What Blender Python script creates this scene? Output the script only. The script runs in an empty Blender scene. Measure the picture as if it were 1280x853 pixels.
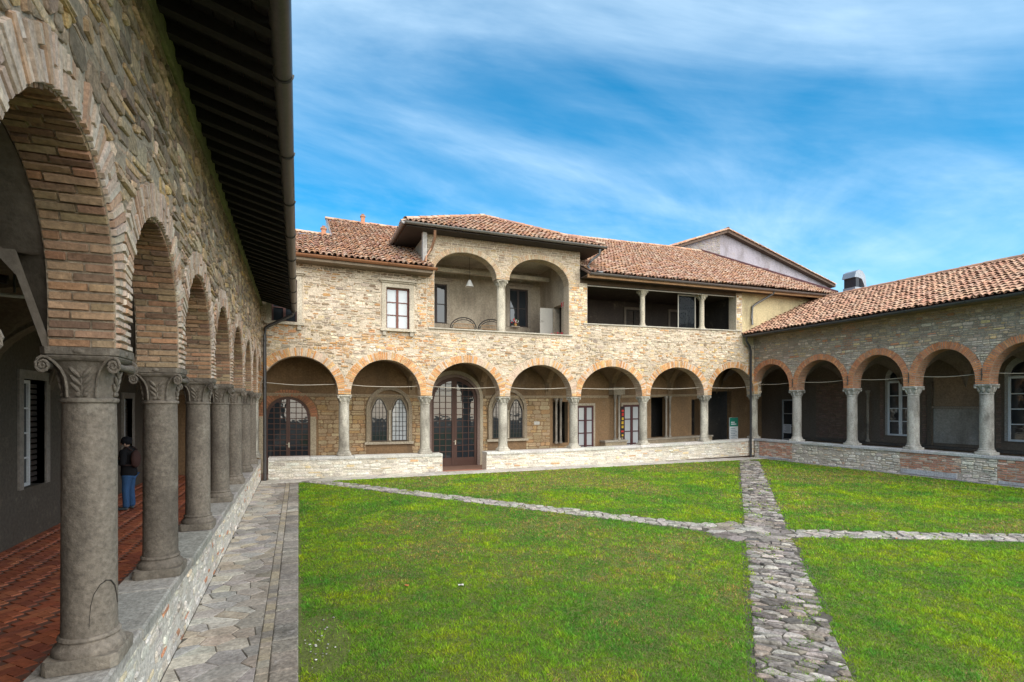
import bpy, bmesh, math, random
import numpy as np
from mathutils import Vector, Matrix, noise
random.seed(7); np.random.seed(7)
R = math.radians
sc = bpy.context.scene
C = sc.collection
# ------------------------------------------------------------------ camera, sky, sun, exposure
F_PX, CX, HY, EYE = 660.0, 640.0, 507.0, 2.4
TH = math.atan((640 - 373) / 660.0); SN, CS = math.sin(TH), math.cos(TH)
cam = bpy.data.objects.new('camera', bpy.data.cameras.new('camera')); C.objects.link(cam)
cam.location = (0, 0, EYE); cam.rotation_euler = (R(90), 0, -TH)
cam.data.sensor_width = 36.0; cam.data.lens = 36.0 * F_PX / 1280.0
cam.data.shift_y = (HY - 426.5) / 1280.0
cam.data.clip_start = 0.05; cam.data.clip_end = 2000
sc.camera = cam

SUN_DIR = Vector((0.16, -0.95, 0.95)).normalized()
world = bpy.data.worlds.new('World'); sc.world = world; world.use_nodes = True
wn, wl = world.node_tree.nodes, world.node_tree.links
wn.clear()
w_out = wn.new('ShaderNodeOutputWorld'); w_bg = wn.new('ShaderNodeBackground')
sky = wn.new('ShaderNodeTexSky'); sky.sky_type = 'NISHITA'; sky.sun_disc = False
sky.sun_elevation = math.asin(SUN_DIR.z); sky.sun_rotation = math.atan2(SUN_DIR.x, SUN_DIR.y)
sky.air_density = 1.0; sky.dust_density = 0.4; sky.ozone_density = 3.0; sky.altitude = 300
w_bg.inputs['Strength'].default_value = 0.115
tc = wn.new('ShaderNodeTexCoord'); sep = wn.new('ShaderNodeSeparateXYZ')
wl.new(tc.outputs['Generated'], sep.inputs[0])
def wmath(op, a, b=None, clamp=False):
    n = wn.new('ShaderNodeMath'); n.operation = op; n.use_clamp = clamp
    for i, v in enumerate((a, b)):
        if v is None: continue
        if isinstance(v, (int, float)): n.inputs[i].default_value = v
        else: wl.new(v, n.inputs[i])
    return n.outputs[0]
zc = wmath('ADD', wmath('MAXIMUM', sep.outputs['Z'], 0.0), 0.16)
comb = wn.new('ShaderNodeCombineXYZ')
wl.new(wmath('DIVIDE', sep.outputs['X'], zc), comb.inputs[0]); wl.new(wmath('DIVIDE', sep.outputs['Y'], zc), comb.inputs[1])
def wnoise(scale, rot, stretch, detail, rough, dist, loc=(0, 0, 0)):
    mp = wn.new('ShaderNodeMapping'); mp.inputs['Rotation'].default_value = (0, 0, R(rot))
    mp.inputs['Scale'].default_value = stretch; mp.inputs['Location'].default_value = loc
    wl.new(comb.outputs[0], mp.inputs[0])
    n = wn.new('ShaderNodeTexNoise'); n.inputs['Scale'].default_value = scale; n.inputs['Detail'].default_value = detail
    n.inputs['Roughness'].default_value = rough; n.inputs['Distortion'].default_value = dist
    wl.new(mp.outputs[0], n.inputs['Vector']); return n.outputs['Fac']
def wramp(v, lo, hi):
    n = wn.new('ShaderNodeMapRange'); n.interpolation_type = 'SMOOTHSTEP'
    n.inputs['From Min'].default_value = lo; n.inputs['From Max'].default_value = hi
    wl.new(v, n.inputs['Value']); return n.outputs[0]
c_big = wramp(wnoise(0.9, 25, (0.8, 1.3, 1), 7, 0.6, 0.7, (7.3, 2.2, 0)), 0.30, 0.85)
c_wisp = wramp(wnoise(1.9, -20, (0.55, 1.5, 1), 7, 0.54, 0.7, (2.4, 3.2, 0)), 0.26, 0.95)
cl = wmath('ADD', wmath('MULTIPLY', c_big, 0.60), wmath('MULTIPLY', wmath('MULTIPLY', c_wisp, 0.6), wmath('ADD', wmath('MULTIPLY', c_big, 0.6), 0.4)), True)
mixc = wn.new('ShaderNodeMix'); mixc.data_type = 'RGBA'
wl.new(cl, mixc.inputs['Factor'])
hs = wn.new('ShaderNodeHueSaturation'); hs.inputs['Saturation'].default_value = 1.45; hs.inputs['Hue'].default_value = 0.483; hs.inputs['Value'].default_value = 1.0
wl.new(sky.outputs[0], hs.inputs['Color']); wl.new(hs.outputs[0], mixc.inputs['A'])
mixc.inputs['B'].default_value = (4.2, 5.5, 6.6, 1)
wl.new(mixc.outputs['Result'], w_bg.inputs['Color']); wl.new(w_bg.outputs[0], w_out.inputs[0])

sun = bpy.data.objects.new('sun', bpy.data.lights.new('sun', 'SUN')); C.objects.link(sun)
sun.data.energy = 4.0; sun.data.angle = R(95); sun.data.color = (1.0, 0.91, 0.78)
sun.rotation_euler = SUN_DIR.to_track_quat('Z', 'Y').to_euler(); sun.location = (5, -10, 30)
vs_ = sc.view_settings; vs_.view_transform = 'Standard'; vs_.look = 'None'; vs_.gamma = 1; vs_.use_curve_mapping = False
vs_.exposure = 0.92
sc.render.engine = 'CYCLES'; sc.cycles.max_bounces = 6; sc.cycles.diffuse_bounces = 4; sc.cycles.glossy_bounces = 3
sc.cycles.transparent_max_bounces = 8

# ------------------------------------------------------------------ helpers
def proj(p):
    dep = p[0] * SN + p[1] * CS
    if dep < 0.3: return None
    return CX + F_PX * (p[0] * CS - p[1] * SN) / dep, HY - F_PX * (p[2] - EYE) / dep, dep
WLOC = {}
def setp(o, p):
    if p is None: return
    o.parent = p
    o.matrix_parent_inverse = Matrix.Translation(-WLOC.get(p.name, Vector((0, 0, 0))))
def track(o): WLOC[o.name] = Vector(o.location); return o
def tag(o, label=None, cat=None, group=None, kind=None):
    if label: o['label'] = label
    if cat: o['category'] = cat
    if group: o['group'] = group
    if kind: o['kind'] = kind
    return o
def empty(name, loc, label, cat, group=None):
    o = bpy.data.objects.new(name, None); C.objects.link(o); o.location = loc; o.empty_display_size = 0.3
    track(o); return tag(o, label, cat, group)
def jit(c, a=0.12):
    k = 1 + random.uniform(-a, a)
    return tuple(max(0.005, min(0.9, x * k * (1 + random.uniform(-a, a) * 0.25))) for x in c)
def lerp(a, b, t): return tuple(x + (y - x) * t for x, y in zip(a, b))
class MB:
    def __init__(s): s.v = []; s.f = []; s.c = []
    def add(s, v, f, col=(0.5, 0.5, 0.5)):
        o = len(s.v); s.v.extend(v); s.f.extend([tuple(i + o for i in q) for q in f]); s.c.extend([col] * len(v)); return s
    def box(s, x0, x1, y0, y1, z0, z1, col=(0.5, 0.5, 0.5)):
        v = [(x0, y0, z0), (x1, y0, z0), (x1, y1, z0), (x0, y1, z0), (x0, y0, z1), (x1, y0, z1), (x1, y1, z1), (x0, y1, z1)]
        return s.add(v, [(0, 3, 2, 1), (4, 5, 6, 7), (0, 1, 5, 4), (1, 2, 6, 5), (2, 3, 7, 6), (3, 0, 4, 7)], col)
    def mbox(s, M, u0, u1, v0, v1, d0, d1, col=(0.5, 0.5, 0.5)):
        v = [M(u, w, d) for d in (d0, d1) for (u, w) in ((u0, v0), (u1, v0), (u1, v1), (u0, v1))]
        return s.add(v, [(0, 3, 2, 1), (4, 5, 6, 7), (0, 1, 5, 4), (1, 2, 6, 5), (2, 3, 7, 6), (3, 0, 4, 7)], col)
    def quad(s, a, b, c, d, col=(0.5, 0.5, 0.5)): return s.add([a, b, c, d], [(0, 1, 2, 3)], col)
    def tube(s, pts, r, n=8, col=(0.5, 0.5, 0.5), closed=False, cap=True):
        pts = [Vector(p) for p in pts]; rs = r if isinstance(r, (list, tuple)) else [r] * len(pts)
        vv = []; ff = []; m = len(pts); up = Vector((0.13, 0.21, 0.97)).normalized()
        for i, p in enumerate(pts):
            a = pts[(i - 1) % m] if (closed or i) else pts[0]; b = pts[(i + 1) % m] if (closed or i < m - 1) else pts[-1]
            t = (b - a).normalized(); x = t.cross(up)
            if x.length < 0.05: x = t.cross(Vector((1, 0, 0)))
            x.normalize(); y = t.cross(x)
            for k in range(n):
                an = 2 * math.pi * k / n; vv.append(tuple(p + (x * math.cos(an) + y * math.sin(an)) * rs[i]))
        for i in range(m if closed else m - 1):
            j = (i + 1) % m
            for k in range(n): ff.append((i * n + k, i * n + (k + 1) % n, j * n + (k + 1) % n, j * n + k))
        if cap and not closed: ff += [tuple(range(n - 1, -1, -1)), tuple(range((m - 1) * n, m * n))]
        return s.add(vv, ff, col)
    def lathe(s, prof, c=(0, 0, 0), n=28, col=(0.5, 0.5, 0.5), sq=None, rot=0):
        """prof list of (r,z); sq: list of squareness 0..1 per ring"""
        vv = []; ff = []
        for i, (r, z) in enumerate(prof):
            q = sq[i] if sq else 0
            for k in range(n):
                a = 2 * math.pi * (k + 0.5) / n + rot
                ca, sa = math.cos(a), math.sin(a); rr = r * ((1 - q) + q / max(abs(ca), abs(sa)))
                vv.append((c[0] + rr * ca, c[1] + rr * sa, c[2] + z))
        for i in range(len(prof) - 1):
            for k in range(n): ff.append((i * n + k, i * n + (k + 1) % n, (i + 1) * n + (k + 1) % n, (i + 1) * n + k))
        ff += [tuple(range(n - 1, -1, -1)), tuple(range((len(prof) - 1) * n, len(prof) * n))]
        return s.add(vv, ff, col)
    def ell(s, c, ax, ay, az, n=8, m=5, col=(0.5, 0.5, 0.5)):
        c = Vector(c); ax, ay, az = Vector(ax), Vector(ay), Vector(az); vv = []; ff = []
        for i in range(m + 1):
            t = math.pi * i / m
            for k in range(n):
                a = 2 * math.pi * k / n
                vv.append(tuple(c + az * -math.cos(t) + (ax * math.cos(a) + ay * math.sin(a)) * max(math.sin(t), 0.02)))
        for i in range(m):
            for k in range(n): ff.append((i * n + k, i * n + (k + 1) % n, (i + 1) * n + (k + 1) % n, (i + 1) * n + k))
        return s.add(vv, ff, col)
    def build(s, name, mat, parent=None, smooth=False, autosm=None):
        me = bpy.data.meshes.new(name); me.from_pydata(s.v, [], s.f)
        at = me.color_attributes.new('col', 'FLOAT_COLOR', 'POINT')
        arr = np.ones((len(s.v), 4), dtype=np.float32)
        if s.c: arr[:, :3] = np.array(s.c, dtype=np.float32)
        at.data.foreach_set('color', arr.ravel())
        me.materials.append(MAT[mat] if isinstance(mat, str) else mat)
        if smooth:
            me.polygons.foreach_set('use_smooth', [True] * len(me.polygons))
            if autosm: me.set_sharp_from_angle(angle=R(autosm))
        o = bpy.data.objects.new(name, me); C.objects.link(o); setp(o, parent); return o
def score(pc):
    v = pc[0]; n = len(v)
    c = (sum(p[0] for p in v) / n, sum(p[1] for p in v) / n, sum(p[2] for p in v) / n)
    q = proj(c)
    if not q: return 0
    mx = [max(p[i] for p in v) - min(p[i] for p in v) for i in range(3)]
    s = sum(mx) / q[2]
    if not (-10 < q[0] < 1290 and -10 < q[1] < 863): s *= 0.01
    return s
def emit(pieces, name, mat, parent, limit=300, stuff=None, smooth=False):
    ps = sorted(pieces, key=score, reverse=True)
    for p in ps[:limit]: MB().add(*p).build(name, mat, parent, smooth)
    if len(ps) > limit:
        m = MB()
        for p in ps[limit:]: m.add(*p)
        tag(m.build(stuff or name + 'work', mat, parent, smooth), kind='stuff')

# ------------------------------------------------------------------ materials
MAT = {}
def nodes(name):
    m = bpy.data.materials.new(name); m.use_nodes = True; MAT[name] = m
    return m, m.node_tree.nodes, m.node_tree.links, m.node_tree.nodes['Principled BSDF']
def attr_mat(name, rough=0.85, fine=40, amt=0.35, stain=1.2, samt=0.3, stcol=(0.1, 0.09, 0.08), bump=0.35, bscale=None, spec=0.25, metal=0.0, speck=None, speck_scale=9, vstretch=1.0, vary=0.0):
    """colour from the per-piece attribute, broken up by grain, stains and relief"""
    m, n, l, b = nodes(name)
    at = n.new('ShaderNodeAttribute'); at.attribute_name = 'col'
    t = n.new('ShaderNodeNewGeometry')
    mp = n.new('ShaderNodeMapping'); mp.inputs['Scale'].default_value = (1, 1, vstretch); l.new(t.outputs['Position'], mp.inputs[0])
    n1 = n.new('ShaderNodeTexNoise'); n1.inputs['Scale'].default_value = fine; n1.inputs['Detail'].default_value = 6; n1.inputs['Roughness'].default_value = 0.7
    n2 = n.new('ShaderNodeTexNoise'); n2.inputs['Scale'].default_value = stain; n2.inputs['Detail'].default_value = 5; n2.inputs['Roughness'].default_value = 0.65
    l.new(t.outputs['Position'], n1.inputs['Vector']); l.new(mp.outputs[0], n2.inputs['Vector'])
    r1 = n.new('ShaderNodeMapRange'); r1.inputs['From Min'].default_value = 0.28; r1.inputs['From Max'].default_value = 0.72
    r1.inputs['To Min'].default_value = 1 - amt; r1.inputs['To Max'].default_value = 1 + amt
    l.new(n1.outputs['Fac'], r1.inputs['Value'])
    mu = n.new('ShaderNodeMix'); mu.data_type = 'RGBA'; mu.blend_type = 'MULTIPLY'; mu.inputs['Factor'].default_value = 1
    l.new(at.outputs['Color'], mu.inputs['A'])
    cg = n.new('ShaderNodeCombineColor')
    for i in range(3): l.new(r1.outputs[0], cg.inputs[i])
    l.new(cg.outputs[0], mu.inputs['B'])
    r2 = n.new('ShaderNodeMapRange'); r2.inputs['From Min'].default_value = 0.45; r2.inputs['From Max'].default_value = 0.75
    r2.inputs['To Max'].default_value = samt; l.new(n2.outputs['Fac'], r2.inputs['Value'])
    mx = n.new('ShaderNodeMix'); mx.data_type = 'RGBA'; l.new(r2.outputs[0], mx.inputs['Factor'])
    l.new(mu.outputs['Result'], mx.inputs['A']); mx.inputs['B'].default_value = (*stcol, 1)
    res = mx.outputs['Result']
    if speck:
        n3 = n.new('ShaderNodeTexNoise'); n3.inputs['Scale'].default_value = speck_scale; n3.inputs['Detail'].default_value = 8; n3.inputs['Roughness'].default_value = 0.8
        l.new(t.outputs['Position'], n3.inputs['Vector'])
        r3 = n.new('ShaderNodeMapRange'); r3.inputs['From Min'].default_value = 0.56; r3.inputs['From Max'].default_value = 0.66; r3.inputs['To Max'].default_value = speck[3]
        l.new(n3.outputs['Fac'], r3.inputs['Value'])
        m3 = n.new('ShaderNodeMix'); m3.data_type = 'RGBA'; l.new(r3.outputs[0], m3.inputs['Factor']); l.new(res, m3.inputs['A']); m3.inputs['B'].default_value = (*speck[:3], 1)
        res = m3.outputs['Result']
    if vary:
        oi = n.new('ShaderNodeObjectInfo'); rv = n.new('ShaderNodeMapRange'); rv.inputs['To Min'].default_value = 1 - vary; rv.inputs['To Max'].default_value = 1 + vary; l.new(oi.outputs['Random'], rv.inputs['Value'])
        hv = n.new('ShaderNodeHueSaturation'); l.new(rv.outputs[0], hv.inputs['Value']); l.new(res, hv.inputs['Color']); res = hv.outputs[0]
    l.new(res, b.inputs['Base Color'])
    b.inputs['Roughness'].default_value = rough; b.inputs['Metallic'].default_value = metal; b.inputs['Specular IOR Level'].default_value = spec
    if bump:
        nb = n.new('ShaderNodeTexNoise'); nb.inputs['Scale'].default_value = bscale or fine * 0.6; nb.inputs['Detail'].default_value = 7; nb.inputs['Roughness'].default_value = 0.65
        l.new(t.outputs['Position'], nb.inputs['Vector'])
        bp = n.new('ShaderNodeBump'); bp.inputs['Strength'].default_value = bump; bp.inputs['Distance'].default_value = 0.02
        l.new(nb.outputs['Fac'], bp.inputs['Height']); l.new(bp.outputs[0], b.inputs['Normal'])
    return m
attr_mat('stone', 0.9, 30, 0.5, 1.6, 0.5, (0.17, 0.125, 0.085), 0.8, 24, vstretch=0.5)
attr_mat('stone_old', 0.92, 26, 0.5, 1.6, 0.6, (0.075, 0.062, 0.05), 1.0, 30, speck=(0.36, 0.32, 0.26, 0.5), speck_scale=9)
attr_mat('mortar', 0.95, 26, 0.5, 1.5, 0.4, (0.14, 0.11, 0.08), 1.0, 20)
attr_mat('brick', 0.9, 35, 0.4, 3.0, 0.4, (0.10, 0.07, 0.055), 0.6)
attr_mat('plaster', 0.9, 16, 0.32, 1.1, 0.7, (0.085, 0.066, 0.05), 0.45, 9, vstretch=0.35, speck=(0.34, 0.28, 0.20, 0.25), speck_scale=1.7)
attr_mat('column_stone', 0.85, 28, 0.42, 2.4, 0.9, (0.06, 0.049, 0.04), 0.7, 18, speck=(0.36, 0.32, 0.26, 0.45), speck_scale=3.2, vstretch=0.45, vary=0.22)
attr_mat('roof_clay', 0.88, 25, 0.35, 4.0, 0.45, (0.11, 0.075, 0.06), 0.4, speck=(0.44, 0.36, 0.28, 0.4), speck_scale=5)
attr_mat('timber', 0.8, 18, 0.3, 2.0, 0.4, (0.01, 0.009, 0.008), 0.3)
attr_mat('paint', 0.55, 30, 0.12, 2.0, 0.2, (0.1, 0.08, 0.07), 0.05)
attr_mat('metal', 0.42, 20, 0.2, 3.0, 0.3, (0.06, 0.055, 0.05), 0.05, metal=0.55, spec=0.5)
attr_mat('flag', 0.82, 26, 0.45, 2.2, 0.6, (0.085, 0.072, 0.058), 0.9, 16, speck=(0.5, 0.47, 0.42, 0.4), speck_scale=6)
attr_mat('flag_dark', 0.85, 30, 0.6, 2.6, 0.75, (0.04, 0.036, 0.03), 1.0, 14, speck=(0.40, 0.37, 0.35, 0.6), speck_scale=7)
attr_mat('floor_brick', 0.6, 20, 0.3, 1.2, 0.45, (0.05, 0.025, 0.02), 0.25, spec=0.4)
attr_mat('soil', 0.95, 20, 0.5, 1.2, 0.4, (0.03, 0.025, 0.015), 0.8)
attr_mat('cloth', 0.9, 120, 0.2, 6, 0.2, (0.01, 0.01, 0.012), 0.2)
attr_mat('skin', 0.6, 60, 0.08, 6, 0.1, (0.3, 0.12, 0.08), 0.05)
def leaf_mat():
    m, n, l, b = nodes('grass')
    at = n.new('ShaderNodeAttribute'); at.attribute_name = 'col'
    l.new(at.outputs['Color'], b.inputs['Base Color']); b.inputs['Roughness'].default_value = 0.65; b.inputs['Specular IOR Level'].default_value = 0.2
    tr = n.new('ShaderNodeBsdfTranslucent'); l.new(at.outputs['Color'], tr.inputs['Color'])
    ms = n.new('ShaderNodeMixShader'); ms.inputs[0].default_value = 0.3
    l.new(b.outputs[0], ms.inputs[1]); l.new(tr.outputs[0], ms.inputs[2]); l.new(ms.outputs[0], n['Material Output'].inputs[0])
leaf_mat()
def glass_mat(name, tint, trans, rough=0.03, wav=0.15):
    m, n, l, b = nodes(name)
    b.inputs['Base Color'].default_value = (*tint, 1); b.inputs['Roughness'].default_value = rough; b.inputs['Specular IOR Level'].default_value = 0.6
    nb = n.new('ShaderNodeTexNoise'); nb.inputs['Scale'].default_value = 3.0; nb.inputs['Detail'].default_value = 2
    t = n.new('ShaderNodeTexCoord'); l.new(t.outputs['Object'], nb.inputs['Vector'])
    bp = n.new('ShaderNodeBump'); bp.inputs['Strength'].default_value = wav; bp.inputs['Distance'].default_value = 0.02
    l.new(nb.outputs['Fac'], bp.inputs['Height']); l.new(bp.outputs[0], b.inputs['Normal'])
    if trans:
        tr = n.new('ShaderNodeBsdfTransparent'); tr.inputs[0].default_value = (0.75, 0.78, 0.8, 1)
        ms = n.new('ShaderNodeMixShader'); ms.inputs[0].default_value = trans
        l.new(b.outputs[0], ms.inputs[1]); l.new(tr.outputs[0], ms.inputs[2]); l.new(ms.outputs[0], n['Material Output'].inputs[0])
glass_mat('glass', (0.02, 0.025, 0.03), 0.0)
glass_mat('glass_clear', (0.02, 0.025, 0.03), 0.7)
MAT['glass_clear'].node_tree.nodes['Principled BSDF'].inputs['Specular IOR Level'].default_value = 0.12
glass_mat('glass_curtain', (0.42, 0.44, 0.45), 0.0, 0.12)

# ------------------------------------------------------------------ masonry generators (u along, v up, d outward)
def clip(poly, a, b, c):
    """keep a*u+b*v>=c"""
    out = []; n = len(poly)
    for i in range(n):
        p, q = poly[i], poly[(i + 1) % n]; dp = a * p[0] + b * p[1] - c; dq = a * q[0] + b * q[1] - c
        if dp >= 0: out.append(p)
        if (dp > 0 > dq) or (dp < 0 < dq):
            t = dp / (dp - dq); out.append((p[0] + (q[0] - p[0]) * t, p[1] + (q[1] - p[1]) * t))
    return out
def area(p): return 0.5 * abs(sum(p[i][0] * p[(i + 1) % len(p)][1] - p[(i + 1) % len(p)][0] * p[i][1] for i in range(len(p))))
def cen(p): return sum(q[0] for q in p) / len(p), sum(q[1] for q in p) / len(p)
def exclude(poly, ex):
    for e in ex:
        if len(poly) < 3: return None
        cu, cv = cen(poly)
        if e[0] == 'rect':
            _, a, b, v0, v1 = e
            if max(p[0] for p in poly) <= a or min(p[0] for p in poly) >= b or max(p[1] for p in poly) <= v0 or min(p[1] for p in poly) >= v1: continue
            ds = [(a - cu, (-1, 0, -a)), (cu - b, (1, 0, b)), (v0 - cv, (0, -1, -v0)), (cv - v1, (0, 1, v1))]
            poly = clip(poly, *max(ds)[1])
        else:
            _, uc, a, vs, b = e
            if max(p[0] for p in poly) <= uc - a or min(p[0] for p in poly) >= uc + a: continue
            if cv < vs:
                poly = clip(poly, 1, 0, uc + a) if cu > uc else clip(poly, -1, 0, -(uc - a))
            else:
                x, y = (cu - uc) / a, (cv - vs) / b; r = math.hypot(x, y)
                if r < 1:
                    x, y = max((((p[0] - uc) / a, (p[1] - vs) / b) for p in poly), key=lambda q: q[0] ** 2 + q[1] ** 2); r = math.hypot(x, y)
                    if r < 1: return None
                poly = clip(poly, x / r / a, y / r / b, 1 + (x / r) * uc / a + (y / r) * vs / b)
    return poly if len(poly) >= 3 else None
def inset(poly, t):
    cu, cv = cen(poly); n = len(poly); m = min(max(p[0] for p in poly) - min(p[0] for p in poly), max(p[1] for p in poly) - min(p[1] for p in poly))
    k = max(0.35, 1 - 2 * t / max(m, 1e-4)); du = max(p[0] for p in poly) - min(p[0] for p in poly); dv = max(p[1] for p in poly) - min(p[1] for p in poly)
    ku = max(0.3, 1 - 2 * t / du); kv = max(0.3, 1 - 2 * t / dv)
    return [(cu + (p[0] - cu) * ku, cv + (p[1] - cv) * kv) for p in poly]
def block(poly, M, dep, bev, col, base=-0.012, tilt=0.006, lowpoly=False):
    n = len(poly); top = inset(poly, bev); cu, cv = cen(poly); a, b = random.uniform(-tilt, tilt), random.uniform(-tilt, tilt)
    sz = max(0.02, max(abs(p[0] - cu) for p in poly)); sv = max(0.02, max(abs(p[1] - cv) for p in poly))
    v = [M(p[0], p[1], base) for p in poly]
    if not lowpoly: v += [M(p[0], p[1], dep * 0.45) for p in poly]
    v += [M(p[0], p[1], dep + a * (p[0] - cu) / sz + b * (p[1] - cv) / sv) for p in top]
    f = []; L = 1 if lowpoly else 2
    for r in range(L):
        for i in range(n): f.append((r * n + i, r * n + (i + 1) % n, (r + 1) * n + (i + 1) % n, (r + 1) * n + i))
    f.append(tuple(range(L * n, L * n + n)))
    return (v, f, col)
def rubble(M, u0, u1, v0, v1, hr, lr, gap, ex, colf, dep=(0.008, 0.03), bev=0.012, lowpoly=False, wav=0.02, cut=(0.12, 0.4), split=0.25):
    out = []; v = v0 - random.uniform(0, hr[0]) * 0.3; ph = random.uniform(0, 99)
    while v < v1:
        h = random.uniform(*hr)
        if v + h > v1 - hr[0] * 0.5: h = max(v1 - v, 0.03) + 0.001
        u = u0 - random.uniform(0, lr[0]); wv = lambda x, y: wav * (noise.noise(Vector((x * 1.1 + ph, y * 2.3, 0))) * 1.0)
        while u < u1:
            l = random.uniform(*lr) * (1 if random.random() > 0.15 else 0.5)
            subs = [(v, v + h)]
            if h > hr[0] * 1.35 and random.random() < split:
                m = v + h * random.uniform(0.4, 0.6); subs = [(v, m), (m, v + h)]
            for (a, b) in subs:
                x0, x1, y0, y1 = u + gap / 2, u + l - gap / 2, a + gap / 2, b - gap / 2
                c = [random.uniform(*cut) * min(x1 - x0, y1 - y0) for _ in range(8)]
                poly = [(x0 + c[0], y0), (x1 - c[1], y0), (x1, y0 + c[2]), (x1, y1 - c[3]), (x1 - c[4], y1), (x0 + c[5], y1), (x0, y1 - c[6]), (x0, y0 + c[7])]
                j = gap * 0.5
                poly = [(p[0] + random.uniform(-j, j), p[1] + random.uniform(-j, j) + wv(*p)) for p in poly]
                poly = clip(clip(clip(clip(poly, 1, 0, u0), -1, 0, -u1), 0, 1, v0), 0, -1, -v1)
                if len(poly) < 3: continue
                poly = exclude(poly, ex)
                if not poly or area(poly) < 0.0012: continue
                cu, cv = cen(poly)
                out.append(block(poly, M, random.uniform(*dep), bev, colf(cu, cv), lowpoly=lowpoly))
            u += l
        v += h
    return out
def arch_pt(op, s):
    """point and outward normal at arc length fraction s in 0..1 over stilt + ellipse + stilt"""
    a, b, vb, vs, cr = op; ha = (b - a) / 2; uc = (a + b) / 2; ri = cr - vs; st = vs - vb
    arc = math.pi * math.sqrt((ha * ha + ri * ri) / 2); tot = arc + 2 * st; x = s * tot
    if x < st: return a, vb + x, -1.0, 0.0
    if x > tot - st: return b, vb + tot - x, 1.0, 0.0
    t = math.pi * (x - st) / arc; u, v = uc - ha * math.cos(t), vs + ri * math.sin(t)
    nx, ny = -math.cos(t) / ha, math.sin(t) / ri; q = math.hypot(nx, ny); return u, v, nx / q, ny / q
def arch_len(op): a, b, vb, vs, cr = op; ha = (b - a) / 2; ri = cr - vs; return math.pi * math.sqrt((ha * ha + ri * ri) / 2) + 2 * (vs - vb)
def voussoirs(M, op, ln, th, colf, lim=None, splitp=0.3, dep=(0.004, 0.018), gap=0.012):
    out = []; n = max(8, int(arch_len(op) / th)); g = gap / 2 / arch_len(op)
    for i in range(n):
        s0, s1 = i / n + g, (i + 1) / n - g
        p0, p1 = arch_pt(op, s0), arch_pt(op, s1)
        L = ln * random.uniform(0.93, 1.05); cuts = [(0.0, L)]
        if random.random() < splitp:
            m = L * random.choice((0.4, 0.5, 0.6)); cuts = [(0, m - 0.005), (m + 0.005, L)]
        for (a, b) in cuts:
            poly = [(p0[0] + p0[2] * a, p0[1] + p0[3] * a), (p1[0] + p1[2] * a, p1[1] + p1[3] * a), (p1[0] + p1[2] * b, p1[1] + p1[3] * b), (p0[0] + p0[2] * b, p0[1] + p0[3] * b)]
            if lim: poly = clip(clip(poly, 1, 0, lim[0]), -1, 0, -lim[1])
            if len(poly) < 3 or area(poly) < 0.0006: continue
            out.append(block(poly, M, random.uniform(*dep), 0.006, colf(*cen(poly)), tilt=0.003, lowpoly=True))
    return out
def soffit(M, op, th, d0, d1, bl, colf, dep=(0.004, 0.014)):
    out = []; n = max(8, int(arch_len(op) / th)); g = 0.012 / 2 / arch_len(op)
    for i in range(n):
        s0, s1 = i / n + g, (i + 1) / n - g
        p0, p1 = arch_pt(op, s0), arch_pt(op, s1)
        x = d0 + (random.uniform(0.3, 0.6) * bl if i % 2 else random.uniform(0.8, 1) * bl); cutsx = [d0]
        while x < d1 - 0.06: cutsx.append(x); x += bl * random.uniform(0.9, 1.1)
        cutsx.append(d1)
        for a, b in zip(cutsx[:-1], cutsx[1:]):
            e = random.uniform(*dep); a += 0.005; b -= 0.005; bb = 0.004; c = colf(*p0[:2])
            base = [M(p0[0] + p0[2] * 0.01, p0[1] + p0[3] * 0.01, a), M(p1[0] + p1[2] * 0.01, p1[1] + p1[3] * 0.01, a), M(p1[0] + p1[2] * 0.01, p1[1] + p1[3] * 0.01, b), M(p0[0] + p0[2] * 0.01, p0[1] + p0[3] * 0.01, b)]
            pm = [arch_pt(op, s0 + g * 0.5), arch_pt(op, s1 - g * 0.5)]
            e0, e1 = e * random.uniform(0.7, 1.2), e * random.uniform(0.7, 1.2)
            top = [M(pm[0][0] - pm[0][2] * e0, pm[0][1] - pm[0][3] * e0, a + bb), M(pm[1][0] - pm[1][2] * e1, pm[1][1] - pm[1][3] * e1, a + bb), M(pm[1][0] - pm[1][2] * e1, pm[1][1] - pm[1][3] * e1, b - bb), M(pm[0][0] - pm[0][2] * e0, pm[0][1] - pm[0][3] * e0, b - bb)]
            out.append((base + top, [(0, 1, 5, 4), (1, 2, 6, 5), (2, 3, 7, 6), (3, 0, 4, 7), (4, 5, 6, 7)], c))
    return out
def arcade_core(mb, M, piers, ops, ztop, th, col):
    for (a, b, z0) in piers: mb.mbox(M, a, b, z0, ztop, -th, 0, col)
    for (a, b, vb, vs, cr) in ops:
        N = 26; uc = (a + b) / 2; ha = (b - a) / 2; pts = [(uc - ha * math.cos(math.pi * k / N), vs + (cr - vs) * math.sin(math.pi * k / N)) for k in range(N + 1)]
        for p, q in zip(pts[:-1], pts[1:]):
            mb.quad(M(p[0], p[1], 0), M(q[0], q[1], 0), M(q[0], ztop, 0), M(p[0], ztop, 0), col)
            mb.quad(M(p[0], p[1], -th), M(q[0], q[1], -th), M(q[0], ztop, -th), M(p[0], ztop, -th), col)
            mb.quad(M(p[0], p[1], 0), M(q[0], q[1], 0), M(q[0], q[1], -th), M(p[0], p[1], -th), col)
        mb.quad(M(a, ztop, 0), M(b, ztop, 0), M(b, ztop, -th), M(a, ztop, -th), col)
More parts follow.
